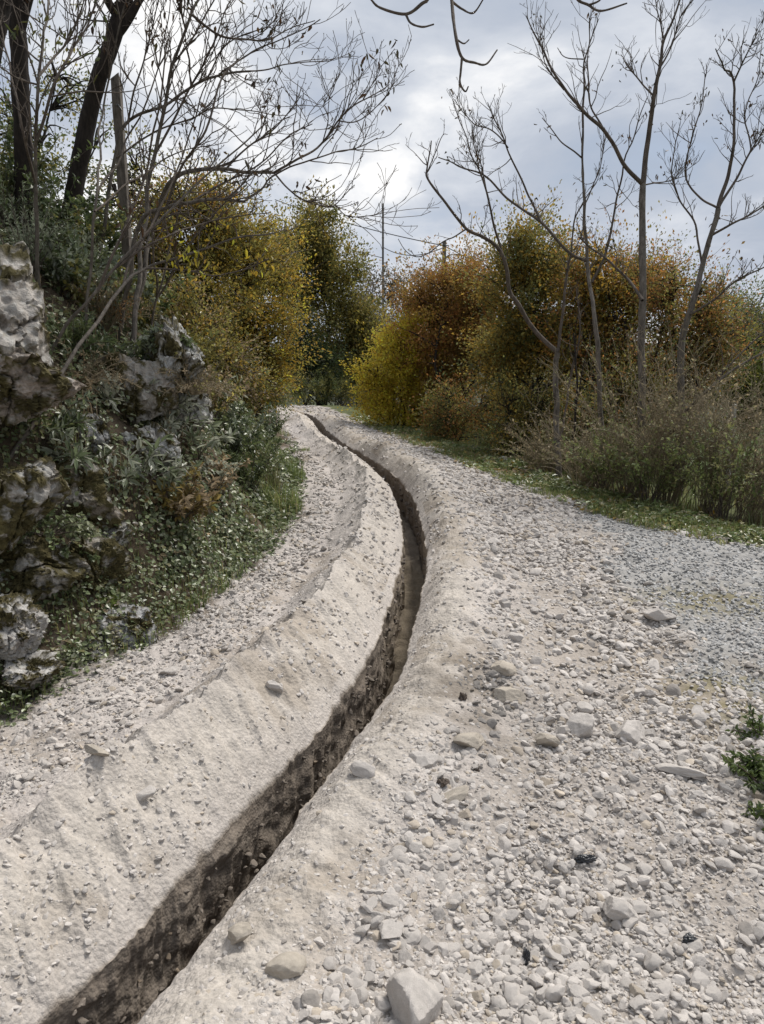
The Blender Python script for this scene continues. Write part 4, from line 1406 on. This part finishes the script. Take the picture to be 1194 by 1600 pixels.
# ------------------------------------------------------------------ left bank: rocks
def boulder(label, p, size, seed, moss=0.3, sink=0.25, rot=None, tint=(.40, .385, .365), name='boulder', planes=9, cat='rock', rough=1.0):
    d, f = ICO[5]
    r = rock_radius(d, 900 + seed, planes, 0.03)
    gs = np.random.default_rng(700 + seed)
    seeds = unit(gs.normal(size=(70, 3)))
    near_ = np.argmax((d + 0.08 * np.stack([noise3(d[:, 0] * 4, d[:, 1] * 4, d[:, 2] * 4, 30 + j) for j in range(3)], 1)) @ seeds.T, axis=1)
    cell = gs.normal(0, .028, 70)[near_] + ((d - seeds[near_]) * gs.normal(0, .15, (70, 3))[near_]).sum(1)
    v = d * (r * (1 + rough * cell))[:, None]
    g = fbm3(v[:, 0] * 1.6, v[:, 1] * 1.6, v[:, 2] * 1.6 + seed, 5, seed)
    crack = np.abs(noise3(v[:, 0] * 2.3 + 4, v[:, 1] * 2.3, v[:, 2] * 1.2, seed + 7))
    strata = noise3(v[:, 0] * 0.7, v[:, 1] * 0.7, v[:, 2] * 7 + g, seed + 3)
    v = v * (1 + rough * (0.06 * g + 0.02 * strata - 0.16 * np.exp(-(crack / 0.05) ** 2) + 0.035 * fbm3(v[:, 0] * 9, v[:, 1] * 9, v[:, 2] * 9, 3, seed + 9)))[:, None]
    v = v * np.asarray(size)
    if rot is not None:
        M = np.array(Matrix.Rotation(rot[2], 3, 'Z') @ Matrix.Rotation(rot[1], 3, 'Y') @ Matrix.Rotation(rot[0], 3, 'X'))
        v = v @ M.T
    q = v / max(size)
    c = np.array(tint) * 1.06 * (1 + 0.25 * fbm3(q[:, 0] * 3, q[:, 1] * 3, q[:, 2] * 3, 4, seed + 20))[:, None]
    st = ss(0.1, 0.6, fbm3(q[:, 0] * 2.6, q[:, 1] * 2.6, q[:, 2] * 4, 6, seed + 21, .65))[:, None]
    c = c + (np.array([.20, .155, .115]) - c) * st * 0.5
    lich = ss(0.25, 0.6, fbm3(q[:, 0] * 9, q[:, 1] * 9, q[:, 2] * 9, 5, seed + 22, .65))[:, None]
    c = c + (np.array([.44, .44, .42]) - c) * lich * 0.55
    ms = ss(0.55 - moss, 0.85 - moss, 0.5 + 0.5 * fbm3(q[:, 0] * 3, q[:, 1] * 3, q[:, 2] * 3, 6, seed + 23, .65))[:, None]
    c = c + (np.array([.085, .072, .03]) * (1 + .4 * fbm3(q[:, 0] * 12, q[:, 1] * 12, q[:, 2] * 12, 2, 5))[:, None] - c) * ms * (moss > 0)
    v = v + d * (ms * 0.012 * (1 + fbm3(q[:, 0] * 40, q[:, 1] * 40, q[:, 2] * 40, 2, 6))[:, None]) * (moss > 0)
    o = mesh_np(name, v, f, M_ROCK, None, np.clip(c, .01, .7))
    o.data.set_sharp_from_angle(angle=R(38))
    o.location = [float(a) for a in p]
    tag(o, label, cat, 'rocks of the left bank')
    return o


def on(u, v, dz=0.0):
    p = hit(u, v).copy()
    p[2] += dz
    return p


def px2(u, v, Y):
    return at(u, v, Y)


boulder('tall pale slab of rock jutting from the bank at the left edge', px2(2, 515, 4.35), (.29, .42, .36), 1, .12, rot=(.2, .35, .3), tint=(.40, .37, .335))
boulder('brown-stained overhanging rock below the tall slab at the left edge', px2(18, 600, 4.15), (.28, .32, .20), 2, .10, rot=(.1, .2, .8), tint=(.36, .31, .27))
boulder('mossy upright rock at the left edge under the brown overhang', px2(8, 790, 3.75), (.22, .24, .24), 3, .38, rot=(0, .1, 1.2), tint=(.36, .345, .32))
boulder('pale rock at the left edge above the ivy', px2(8, 985, 3.4), (.15, .18, .12), 4, .10, rot=(.1, .1, .4))
boulder('low grey rock at the foot of the bank by the left edge', px2(45, 1052, 3.35), (.13, .14, .075), 5, .12, rot=(0, .1, .2))
boulder('white-streaked rock outcrop crowned with leaves high on the left bank', px2(266, 575, 5.9), (.23, .30, .33), 6, .10, rot=(.1, .3, .2), tint=(.50, .50, .485), rough=1.4)
boulder('brown flank of rock left of the white-streaked outcrop', px2(205, 615, 5.6), (.25, .28, .27), 7, .15, rot=(.1, .2, .9), tint=(.34, .31, .27))
boulder('rounded grey rock half hidden in the dark leaves of the bank', px2(142, 695, 4.9), (.15, .18, .17), 8, .15, rot=(.2, .1, .6), tint=(.27, .27, .27))
boulder('small pale rock sticking out of the ivy mid bank', px2(178, 838, 4.5), (.085, .10, .07), 9, .1, rot=(.3, .2, .2), tint=(.42, .41, .38))
boulder('large grey rock at the road edge where ivy meets gravel', px2(205, 975, 4.15), (.17, .18, .12), 10, .12, rot=(.1, .35, .3), tint=(.37, .37, .37))
boulder('flat grey rock at the road edge below the large grey rock', px2(140, 1022, 3.85), (.11, .12, .075), 11, .1, rot=(.1, .1, .9), tint=(.36, .36, .35))
boulder('mossy mound of rock between the ivy and the large grey rock', px2(140, 890, 4.25), (.18, .2, .16), 12, .42, rot=(.1, .1, .3), tint=(.30, .28, .24))
boulder('pale knobbly rock showing mid bank between silver leaves', px2(232, 700, 5.3), (.16, .18, .14), 21, .08, rot=(.2, .1, 1.6), tint=(.44, .44, .42))
boulder('small pale rock beside the green verge bush', px2(300, 640, 5.9), (.14, .16, .15), 22, .08, rot=(.5, .1, 1.1), tint=(.46, .46, .44))
boulder('dark lichen-grey rock below the brown-leaved bush', px2(298, 835, 5.6), (.15, .16, .12), 13, .25, tint=(.25, .25, .24))
boulder('mossy rock above the left-edge ivy under the mossy upright rock', px2(50, 885, 3.95), (.22, .24, .18), 15, .42, tint=(.33, .31, .28))
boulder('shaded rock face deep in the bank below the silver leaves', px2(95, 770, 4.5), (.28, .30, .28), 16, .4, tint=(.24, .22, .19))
boulder('flat grey stone on the right verge in front of the thicket', px2(970, 788, 8.35), (.15, .10, .05), 14, .12, tint=(.33, .31, .28))['group'] = 'verge stones'
boulder('small pale stone by the hedge foot under the dark shrub', px2(785, 722, 11.6), (.14, .10, .07), 17, .05, tint=(.38, .37, .35))['group'] = 'verge stones'


# ------------------------------------------------------------------ left bank: ground cover and grass (nobody could count these)
def cover(name, label, n, ymin, ymax, dmin, dmax, leaf, aspect, pal, lift, thr, hexa=True, seed=0, side='left', mat=None, cat='ground cover'):
    y = np.exp(rng.uniform(np.log(ymin), np.log(ymax), n))
    dd = rng.uniform(dmin, dmax, n)
    x = left_x(y) - dd if side == 'left' else verge_x(y) + dd
    w = fbm2(x * 2.3, y * 2.3, 3, 600 + seed) + 0.3 * fbm2(x * 9, y * 9, 2, 601 + seed)
    edge = ss(0, 0.35, dd - dmin)
    ok = (w > thr) & (rng.uniform(0, 1, n) < 0.25 + 0.75 * edge)
    x, y = x[ok], y[ok]
    m = len(x)
    z = land(x, y, False)
    e = .05
    gx = (land(x + e, y, False) - land(x - e, y, False)) / (2 * e)
    gy = (land(x, y + e, False) - land(x, y - e, False)) / (2 * e)
    nrm = unit(np.stack([-gx, -gy, np.ones(m)], 1))
    P = np.stack([x, y, z], 1) + nrm * (lift * rng.uniform(0.02, 1, m) ** 1.4)[:, None]
    nn = unit(nrm * 0.7 + rng.normal(0, .45, (m, 3)) + np.array([0, 0, .5]))
    d = np.cross(nn, rdir(m))
    L = leaf * rng.uniform(.5, 1.3, m) * np.clip(y / 4.5, 0.85, 2.2)
    v, f, k = leaf_mesh(P, d, nn, L, L * aspect, hexa, 0.12)
    tint = palette_pick(pal, m, 1, .25, 0)
    o = mesh_np(name, v, f, mat or M_GLOSS, None, np.repeat(tint, k, 0), smooth=False)
    tag(o, label, cat, None, 'stuff')


IVY = [(.125, .16, .07), (.155, .19, .085), (.095, .12, .055), (.20, .23, .12), (.27, .29, .18)]
cover('ivy', 'ivy and small round leaves covering the left bank', 85000, 2.6, 11, -0.10, 4.0, .031, .85, IVY + [(.16, .15, .07)], .12, -0.6, seed=1)
cover('ivy_fringe', 'low creeping green leaves where the left bank meets the gravel', 24000, 2.8, 14, -0.16, .45, .026, .8, IVY + [(.10, .13, .05)], .05, -0.30, seed=2)
cover('leaf_litter', 'brown dead leaves caught on the left bank', 14000, 2.6, 10, 0.1, 3.4, .04, .6, TAN + [(.14, .10, .06), (.10, .075, .045)], .05, -0.1, seed=3)
cover('verge_weeds', 'low green weeds along the right verge', 20000, 5.0, 20, -0.26, .8, .034, .6, [(.16, .21, .075), (.20, .24, .09), (.13, .17, .06), (.28, .26, .11)], .07, -0.05, seed=4, side='right')
cover('verge_litter', 'dry fallen leaves and straw on the right verge', 7000, 5.0, 19, -0.3, 1.3, .04, .45, TAN + OCHRE[:2], .03, -0.3, seed=9, side='right')


def grass(name, label, x, y, h, w, pal, lean=.5):
    n = len(x)
    z = land(x, y, False) - .01
    p0 = np.stack([x, y, z], 1)
    az = rng.uniform(0, 2 * PI, n)
    o = np.stack([np.cos(az), np.sin(az), np.zeros(n)], 1)
    s = np.stack([-np.sin(az), np.cos(az), np.zeros(n)], 1)
    H = (h * rng.uniform(.4, 1.2, n))[:, None]
    ln = (lean * rng.uniform(.1, 1.2, n))[:, None]
    up = np.array([[0, 0, 1.0]])
    m = p0 + up * H * .6 + o * H * ln * .35
    t = p0 + up * H * (1 - .3 * ln) + o * H * ln
    W = (w * rng.uniform(.6, 1.3, n))[:, None]
    v = np.stack([p0 - s * W, p0 + s * W, m + s * W * .8, m - s * W * .8, t], 1)
    b = np.arange(n)[:, None] * 5
    q = b + np.array([[0, 1, 2, 3]])
    tr = b + np.array([[3, 2, 4]])
    col = np.repeat(palette_pick(pal, n, 1, .25, 0), 5, 0)
    return v.reshape(-1, 3), q, tr, col


def grass_stuff(name, label, n, side, ymin, ymax, dmin, dmax, h, w, pal, thr=-.2, seed=0):
    y = np.exp(rng.uniform(np.log(ymin), np.log(ymax), n))
    dd = rng.uniform(dmin, dmax, n)
    x = left_x(y) - dd if side == 'left' else verge_x(y) + dd
    ok = fbm2(x * 2.5, y * 2.5, 3, 700 + seed) > thr
    v, q, t, c = grass(name, label, x[ok], y[ok], h, w, pal)
    o = mesh_np(name, v, [q, t], M_LEAF, None, c, smooth=False)
    tag(o, label, 'grass', None, 'stuff')


GRASS = [(.17, .225, .075), (.23, .265, .09), (.14, .185, .06), (.31, .285, .13)]
grass_stuff('verge_grass', 'short green grass along the right verge under the hedge', 26000, 'right', 5.0, 20, -0.28, 1.1, .11, .003, GRASS, -.25, 1)
grass_stuff('field_grass', 'rough grass running down to the field on the right', 14000, 'right', 6, 26, 1.0, 7, .26, .006, GRASS + [(.15, .13, .06)], -.4, 2)
grass_stuff('bank_grass', 'thin grass along the foot of the left bank', 9000, 'left', 2.6, 16, -0.08, .9, .13, .003, GRASS + [(.10, .10, .04)], 0.0, 3)
grass_stuff('bank_dry_grass', 'dry brown grass stems on the left bank', 7000, 'left', 3.2, 13, .5, 4.0, .28, .003, TAN + [(.13, .115, .06)], -0.1, 4)


def tuft(label, p, n, h, r, pal):
    a, rr = rng.uniform(0, 2 * PI, n), r * rng.uniform(0, 1, n) ** .5
    x, y = p[0] + np.cos(a) * rr, p[1] + np.sin(a) * rr
    v, q, t, c = grass('', '', x, y, h, .0035, pal, .55)
    o0 = np.array([p[0], p[1], ground_z(p[0], p[1])])
    o = mesh_np('grass_tuft', v - o0, [q, t], M_LEAF, None, c, smooth=False)
    o.location = o0
    tag(o, label, 'grass tuft')


# ------------------------------------------------------------------ left bank: plants one can tell apart
def H(u, v):
    p = hit(u, v)
    if p[1] > 9 and u < 320:
        p = at(u, 560, 7.0)
    return p


shrub('silver_shrub', 'grey-green feathery shrub above the tall slab at the left edge', H(40, 432), .62, .7, 46, 60, .038, .16, GREYGREEN, M_LEAF, False, group='grey-green shrubs on the bank', up=.8)
shrub('silver_shrub', 'grey-green feathery shrub just right of the tall slab', H(112, 452), .58, .65, 44, 60, .038, .16, GREYGREEN, M_LEAF, False, group='grey-green shrubs on the bank', up=.8)
shrub('silver_shrub', 'small grey-green shrub below the upright dark trunk', H(10, 360), .6, .7, 36, 60, .04, .18, GREYGREEN + GREEN, M_LEAF, False, group='grey-green shrubs on the bank', up=.9)
for u, v, lab, pal, h in [(70, 370, 'dark green leafy bush between the two dark trunks', GREEN + DARKGREEN, .75), (165, 385, 'dark green leafy bush at the foot of the leaning dark trunk', GREEN + DARKGREEN, .75),
                          (225, 400, 'leafy green bush at the foot of the broken post', GREEN + OLIVE, .7), (8, 300, 'leafy green bush cut by the left edge below the dark trunk', GREEN + OLIVE[:2], .85),
                          (100, 420, 'green leafy bush on the bare slope right of the tall slab', GREEN + GREYGREEN, .55), (150, 450, 'grey-green low bush on the slope below the leaning dark trunk', GREYGREEN + OLIVE[:2], .5),
                          (205, 440, 'olive-green low bush above the white-streaked outcrop', GREEN + OLIVE, .55), (120, 330, 'olive leafy bush behind the leaning dark trunk', OLIVE + GREEN, .8), (270, 420, 'olive bush left of the yellow-olive crown', OLIVE, .7)]:
    shrub('leafy_bush', lab, H(u, v + 40), h, .9, 34, 48, .055, .5, pal, M_GLOSS, True, group='leafy bushes on top of the bank', up=.8)
shrub('leafy_plant', 'bright green leafy plant on the crest of the white-streaked outcrop', px2(238, 500, 6.0), .26, .35, 18, 30, .05, .6, [(.10, .13, .04), (.12, .15, .05), (.08, .11, .03)], group='small plants on the bank')
shrub('dry_shrub', 'dry reddish-brown twiggy shrub above the brown rock flank', H(165, 515), .50, .6, 60, 18, .03, .3, TAN + RUST[:2], M_LEAF, False, bark=M_BARK_BROWN, up=.6, twig=4, arch=.6, group='dry shrubs on the bank')
shrub('dry_shrub', 'dry tan brush hanging beside the tall slab', H(125, 600), .42, .6, 60, 22, .028, .25, TAN, M_LEAF, False, bark=M_BARK_BROWN, up=.35, twig=4, arch=.9, group='dry shrubs on the bank')
shrub('dry_shrub', 'dry brown brush covering the brown rock flank', H(225, 620), .42, .6, 50, 22, .028, .3, TAN + RUST[:2], M_LEAF, False, bark=M_BARK_BROWN, up=.4, twig=4, arch=.9, group='dry shrubs on the bank')
shrub('fern', 'green fern-like plant between the tall slab and the dry brush', H(112, 560), .36, .5, 22, 44, .06, .25, GREEN + [(.10, .13, .06)], group='ferns on the bank', arch=.7)
shrub('fern', 'dark fern below the brown overhanging rock', H(60, 690), .34, .5, 20, 40, .06, .28, GREEN + GREYGREEN, group='ferns on the bank', arch=.8)
shrub('leafy_plant', 'green trailing plant draped left of the top of the white-streaked outcrop', px2(225, 525, 5.8), .22, .4, 14, 24, .045, .5, GREEN + GREYGREEN, group='small plants on the bank', arch=1.2, up=.4, perch=True)
shrub('leafy_plant', 'green trailing plant over the brown rock flank', px2(200, 560, 5.75), .3, .5, 22, 34, .045, .5, GREEN + GREYGREEN, group='small plants on the bank', arch=1.2, up=.4, perch=True)
shrub('leafy_plant', 'ivy-green plant growing over the mossy mound of rock', px2(100, 860, 4.1), .25, .4, 20, 40, .03, .7, IVY, group='small plants on the bank', arch=1.2, up=.3, perch=True)
shrub('leafy_plant', 'ivy-green plant between the mossy upright rock and the mossy rock below', px2(75, 815, 3.95), .25, .4, 20, 40, .03, .7, IVY, group='small plants on the bank', arch=1.2, up=.3, perch=True)
shrub('leafy_plant', 'pale green plant sprawling over the top of the white-streaked outcrop', px2(262, 515, 5.85), .2, .5, 22, 34, .04, .5, GREEN + GREYGREEN, group='small plants on the bank', arch=1.3, up=.3, perch=True)
shrub('dry_shrub', 'tan dry brush hanging down beside the outcrop', px2(300, 600, 5.7), .35, .5, 44, 22, .026, .3, TAN + OLIVE[:1], M_LEAF, False, bark=M_BARK_BROWN, up=.4, twig=4, arch=.9, group='dry shrubs on the bank', perch=True)
SIL = 'silver-leaved saplings on the bank'
for u, v, h, n, lab in [(190, 640, .40, 9, 'silver-leaved sapling spreading in front of the brown rock flank'), (305, 715, .45, 11, 'silver-leaved sapling left of the green verge bush'),
                        (205, 770, .42, 11, 'silver-leaved sapling with long white leaves over the dark hollow'), (250, 690, .42, 11, 'silver-leaved sapling under the white-streaked outcrop'),
                        (120, 745, .34, 9, 'silver-leaved sapling beside the rounded grey rock'), (335, 640, .45, 12, 'silver-leaved sapling below the yellow-olive crown'),
                        (255, 780, .36, 9, 'small silver-leaved sapling above the brown-leaved bush')]:
    shrub('silver_sapling', lab, H(u, v), h, .45, n, 26, .085, .30, SILVER, M_GLOSS, True, group=SIL, up=.55, arch=.7, along=(.35, 1))
shrub('brown_leaved_bush', 'brown and tan leaved bush low on the left bank', H(275, 815), .42, .55, 26, 36, .055, .5, TAN + [(.20, .15, .05), (.24, .19, .06)], M_LEAF, True, up=.7)
shrub('brown_leaved_bush', 'pale brown bush right above the grey road-edge rock', H(330, 770), .40, .5, 24, 34, .05, .5, TAN + SILVER[:2], M_LEAF, True, up=.7)
shrub('verge_shrub', 'green bushy shrub at the left road edge beside the bend', H(385, 770), .62, .75, 44, 48, .045, .45, GREEN + [(.10, .13, .05)], M_GLOSS, True, up=.85)
shrub('verge_shrub', 'pale green shrub at the left road edge behind the grass tuft', H(360, 720), .6, .75, 40, 46, .05, .45, GREYGREEN + GREEN, M_GLOSS, True, up=.85)
shrub('verge_shrub', 'light green shrub on the verge where the road starts to bend', H(415, 690), .5, .8, 36, 44, .05, .45, GREYGREEN[:2] + GREEN, M_GLOSS, True, up=.85)
shrub('verge_shrub', 'yellow-green shrub on the verge below the olive-gold tree', H(375, 650), .7, .9, 40, 44, .05, .5, OLIVE + GREEN, M_LEAF, True, up=.85)
shrub('verge_shrub', 'brown-green shrub between outcrop and road', H(320, 660), .75, .9, 44, 40, .05, .5, OLIVE + TAN[:2], M_LEAF, True, up=.9)
tuft('tall thin grass tuft with dry stalks at the left road edge', H(405, 745), 420, .48, .24, [(.13, .125, .06), (.16, .15, .08), (.10, .115, .04)])
tuft('green grass tuft bending over the gravel at the left road edge', H(425, 790), 520, .30, .30, GRASS)
tuft('bright green grass tuft at the foot of the bank', H(440, 740), 420, .30, .30, GRASS[:3])
tuft('small green grass tuft on the road left of the far trench', H(478, 704), 60, .09, .08, GRASS)

# bright moss cushion
d, f = ICO[4]
v = d * np.array([.10, .11, .06]) * (1 + .18 * fbm3(d[:, 0] * 5, d[:, 1] * 5, d[:, 2] * 5, 4, 3) + .06 * fbm3(d[:, 0] * 30, d[:, 1] * 30, d[:, 2] * 30, 2, 4))[:, None]
o = mesh_np('moss_cushion', v, f, M_GROUND, None, np.array([.075, .10, .022]) * (1 + .3 * fbm3(d[:, 0] * 9, d[:, 1] * 9, d[:, 2] * 9, 3, 8))[:, None])
o.location = px2(162, 945, 4.2)
tag(o, 'bright green moss cushion above the large grey rock', 'moss')

# ------------------------------------------------------------------ right verge details
M_POST = mat_plain('pale_post', (.32, .30, .27), .8)
p = at(1147, 640, 11)
z0 = ground_z(p[0], 11) - .1
T = Tubes()
hh = at(1147, 632, 11)[2] - z0
T.add([(0, 0, 0), (.01, 0, hh * .5), (0, 0, hh)], [.04, .036, .034], 9)
T.add([(0, 0, hh), (0, 0, hh + .01)], [.034, .001], 9)
o = T.build('fence_post', M_POST, None)
o.location = (p[0], 11, z0)
tag(o, 'pale thin fence post standing in the field behind the thicket', 'post')
WEED = [(.09, .13, .035), (.12, .16, .05), (.07, .10, .03)]
shrub('weed_plant', 'leafy green weed clump at the right edge of the gravel', (1.50, 2.55), .19, .30, 26, 46, .028, .45, WEED, up=.7, group='weeds at the gravel edge')
shrub('weed_plant', 'smaller green weed behind the leafy clump at the right edge', (1.66, 2.95), .12, .24, 16, 32, .024, .45, WEED, up=.6, group='weeds at the gravel edge')
shrub('weed_plant', 'lowest green weed sprawling at the right edge of the gravel', (1.41, 2.30), .13, .26, 20, 40, .027, .45, WEED, up=.5, group='weeds at the gravel edge')
shrub('dry_stalks', 'pale dry grass stalks bent over at the hedge foot', at(905, 770, 9.0), .55, .5, 9, 0, bark=mat_bark('straw', (.26, .22, .15), (.40, .34, .25)), stem_r=.005, arch=.8, cat='plant')

# ------------------------------------------------------------------ stones that stand out, clods and scraps
SPECIAL = [
    (648, 1585, .078, 9, (.9, 1.1, 1.6), 'largest pale pointed rock at the bottom of the gravel'),
    (793, 1084, .058, 5, (1.2, .8, .9), 'yellowish flat stone beside the dark clod at the trench heap'),
    (735, 1168, .056, 7, (1.1, 1, .9), 'brownish angular stone on the soil-stained heap'),
    (706, 1250, .044, 2, (1.2, 1, .8), 'smooth tan stone below the soil-stained heap'),
    (569, 1208, .036, 1, (1.2, 1, .8), 'flat stone perched on the right rim of the trench'),
    (222, 1243, .034, 4, (1.2, .9, .8), 'angular flat stone on the crest of the left spoil bank'),
    (425, 1072, .040, 6, (1.1, 1, .8), 'rounded stone on the crest of the left spoil bank farther along'),
    (265, 1053, .040, 8, (1, 1, 1.1), 'grey rounded stone alone on the dusty left road'),
    (912, 1146, .066, 9, (1, .9, 1.3), 'blocky pale stone at the left of the pair in the right gravel'),
    (985, 1152, .075, 10, (1, 1, 1.1), 'big rounded pale stone in the middle of the right gravel'),
    (1068, 1210, .062, 11, (1.4, .9, .5), 'long flat pale stone near the right edge of the gravel'),
    (785, 1052, .055, 12, (1, 1, .9), 'pale rounded stone above the yellowish flat stone'),
    (662, 1192, .045, 13, (1, 1, 1), 'pale stone between trench rim and soil-stained heap'),
    (446, 1520, .040, 14, (1.1, 1, .9), 'cream stone half sunk in the right slope near the bottom'),
    (372, 1474, .036, 15, (1.2, 1, .7), 'cream stone stuck at the lip of the trench near the bottom'),
    (968, 1424, .046, 16, (1.1, 1, 1), 'squarish pale stone in the lower right gravel'),
    (608, 1462, .036, 17, (1, 1, .8), 'oval pale stone in the lower middle gravel'),
    (155, 1196, .036, 0, (1.4, .7, .6), 'long yellowish stone at the foot of the left spoil bank'),
    (1030, 972, .075, 3, (1.2, 1, .8), 'dark-sided stone where pale gravel meets the grey track'),
    (850, 1165, .05, 6, (1, 1, .8), 'grey-brown stone in the gravel right of the heap'),
]
for u, v, s, k, sc_, lab in SPECIAL:
    p = hit(u, v)
    t_ = 'yellow' in lab or 'tan' in lab or 'brown' in lab or 'cream' in lab
    base = np.array([.42, .375, .315]) if t_ else np.array([.47, .437, .405])
    lst, f = ROCKS[3]
    dd = ICO[4][0]
    vv = dd * rock_radius(dd, 640 + k, 9, .01)[:, None]
    vv = vv * (1 + .05 * fbm3(dd[:, 0] * 2.5, dd[:, 1] * 2.5, dd[:, 2] * 2.5 + k, 4, k))[:, None] * np.array([1, .8, .6])
    col = base * (1 + .12 * fbm3(dd[:, 0] * 3, dd[:, 1] * 3, dd[:, 2] * 3, 4, k + 4))[:, None]
    me = mesh_np('stone', vv, ICO[4][1], M_STONE, None, col, True, False)
    me.set_sharp_from_angle(angle=R(24))
    put_stone(float(p[0]), float(p[1]), s, k, lab, None, .3, sc_, random.uniform(-.5, .5), me)

M_SCRAP = mat_plain('dark_plastic', (.02, .022, .026), .35)
M_CLOD = mat_plain('dark_soil', (.085, .066, .052), .95)


def lump(name, label, cat, u, v, size, seed, mat, amp):
    p = hit(u, v)
    d, f = ICO[4]
    w = d * (1 + amp * fbm3(d[:, 0] * 2.2, d[:, 1] * 2.2, d[:, 2] * 2.2 + seed, 4, seed) + .3 * amp * np.abs(fbm3(d[:, 0] * 7, d[:, 1] * 7, d[:, 2] * 7, 2, seed)))[:, None] * np.asarray(size)
    o = mesh_np(name, w, f, mat, None, None, smooth=True)
    o.location = (p[0], p[1], float(land(p[0:1], p[1:2])[0]) + size[2] * .5)
    tag(o, label, cat)


lump('plastic_scrap', 'crumpled black scrap half buried under a big stone in the right gravel', 'scrap', 915, 1350, (.026, .013, .012), 3, M_SCRAP, .4)
lump('plastic_scrap', 'small black lump in the lower right gravel', 'scrap', 1080, 1466, (.018, .014, .014), 4, M_SCRAP, .4)
lump('plastic_scrap', 'thin dark strip standing among stones near the bottom middle', 'scrap', 822, 1492, (.009, .02, .022), 5, M_SCRAP, .4)
lump('soil_clod', 'dark soil clod beside the yellowish flat stone', 'clod', 723, 1090, (.016, .016, .018), 6, M_CLOD, .5)
lump('soil_clod', 'dark soil clod at the lower end of the soil-stained heap', 'clod', 690, 1228, (.019, .018, .015), 7, M_CLOD, .5)
lump('soil_clod', 'small dark clod between stones on the soil-stained heap', 'clod', 742, 1205, (.013, .013, .012), 8, M_CLOD, .5)
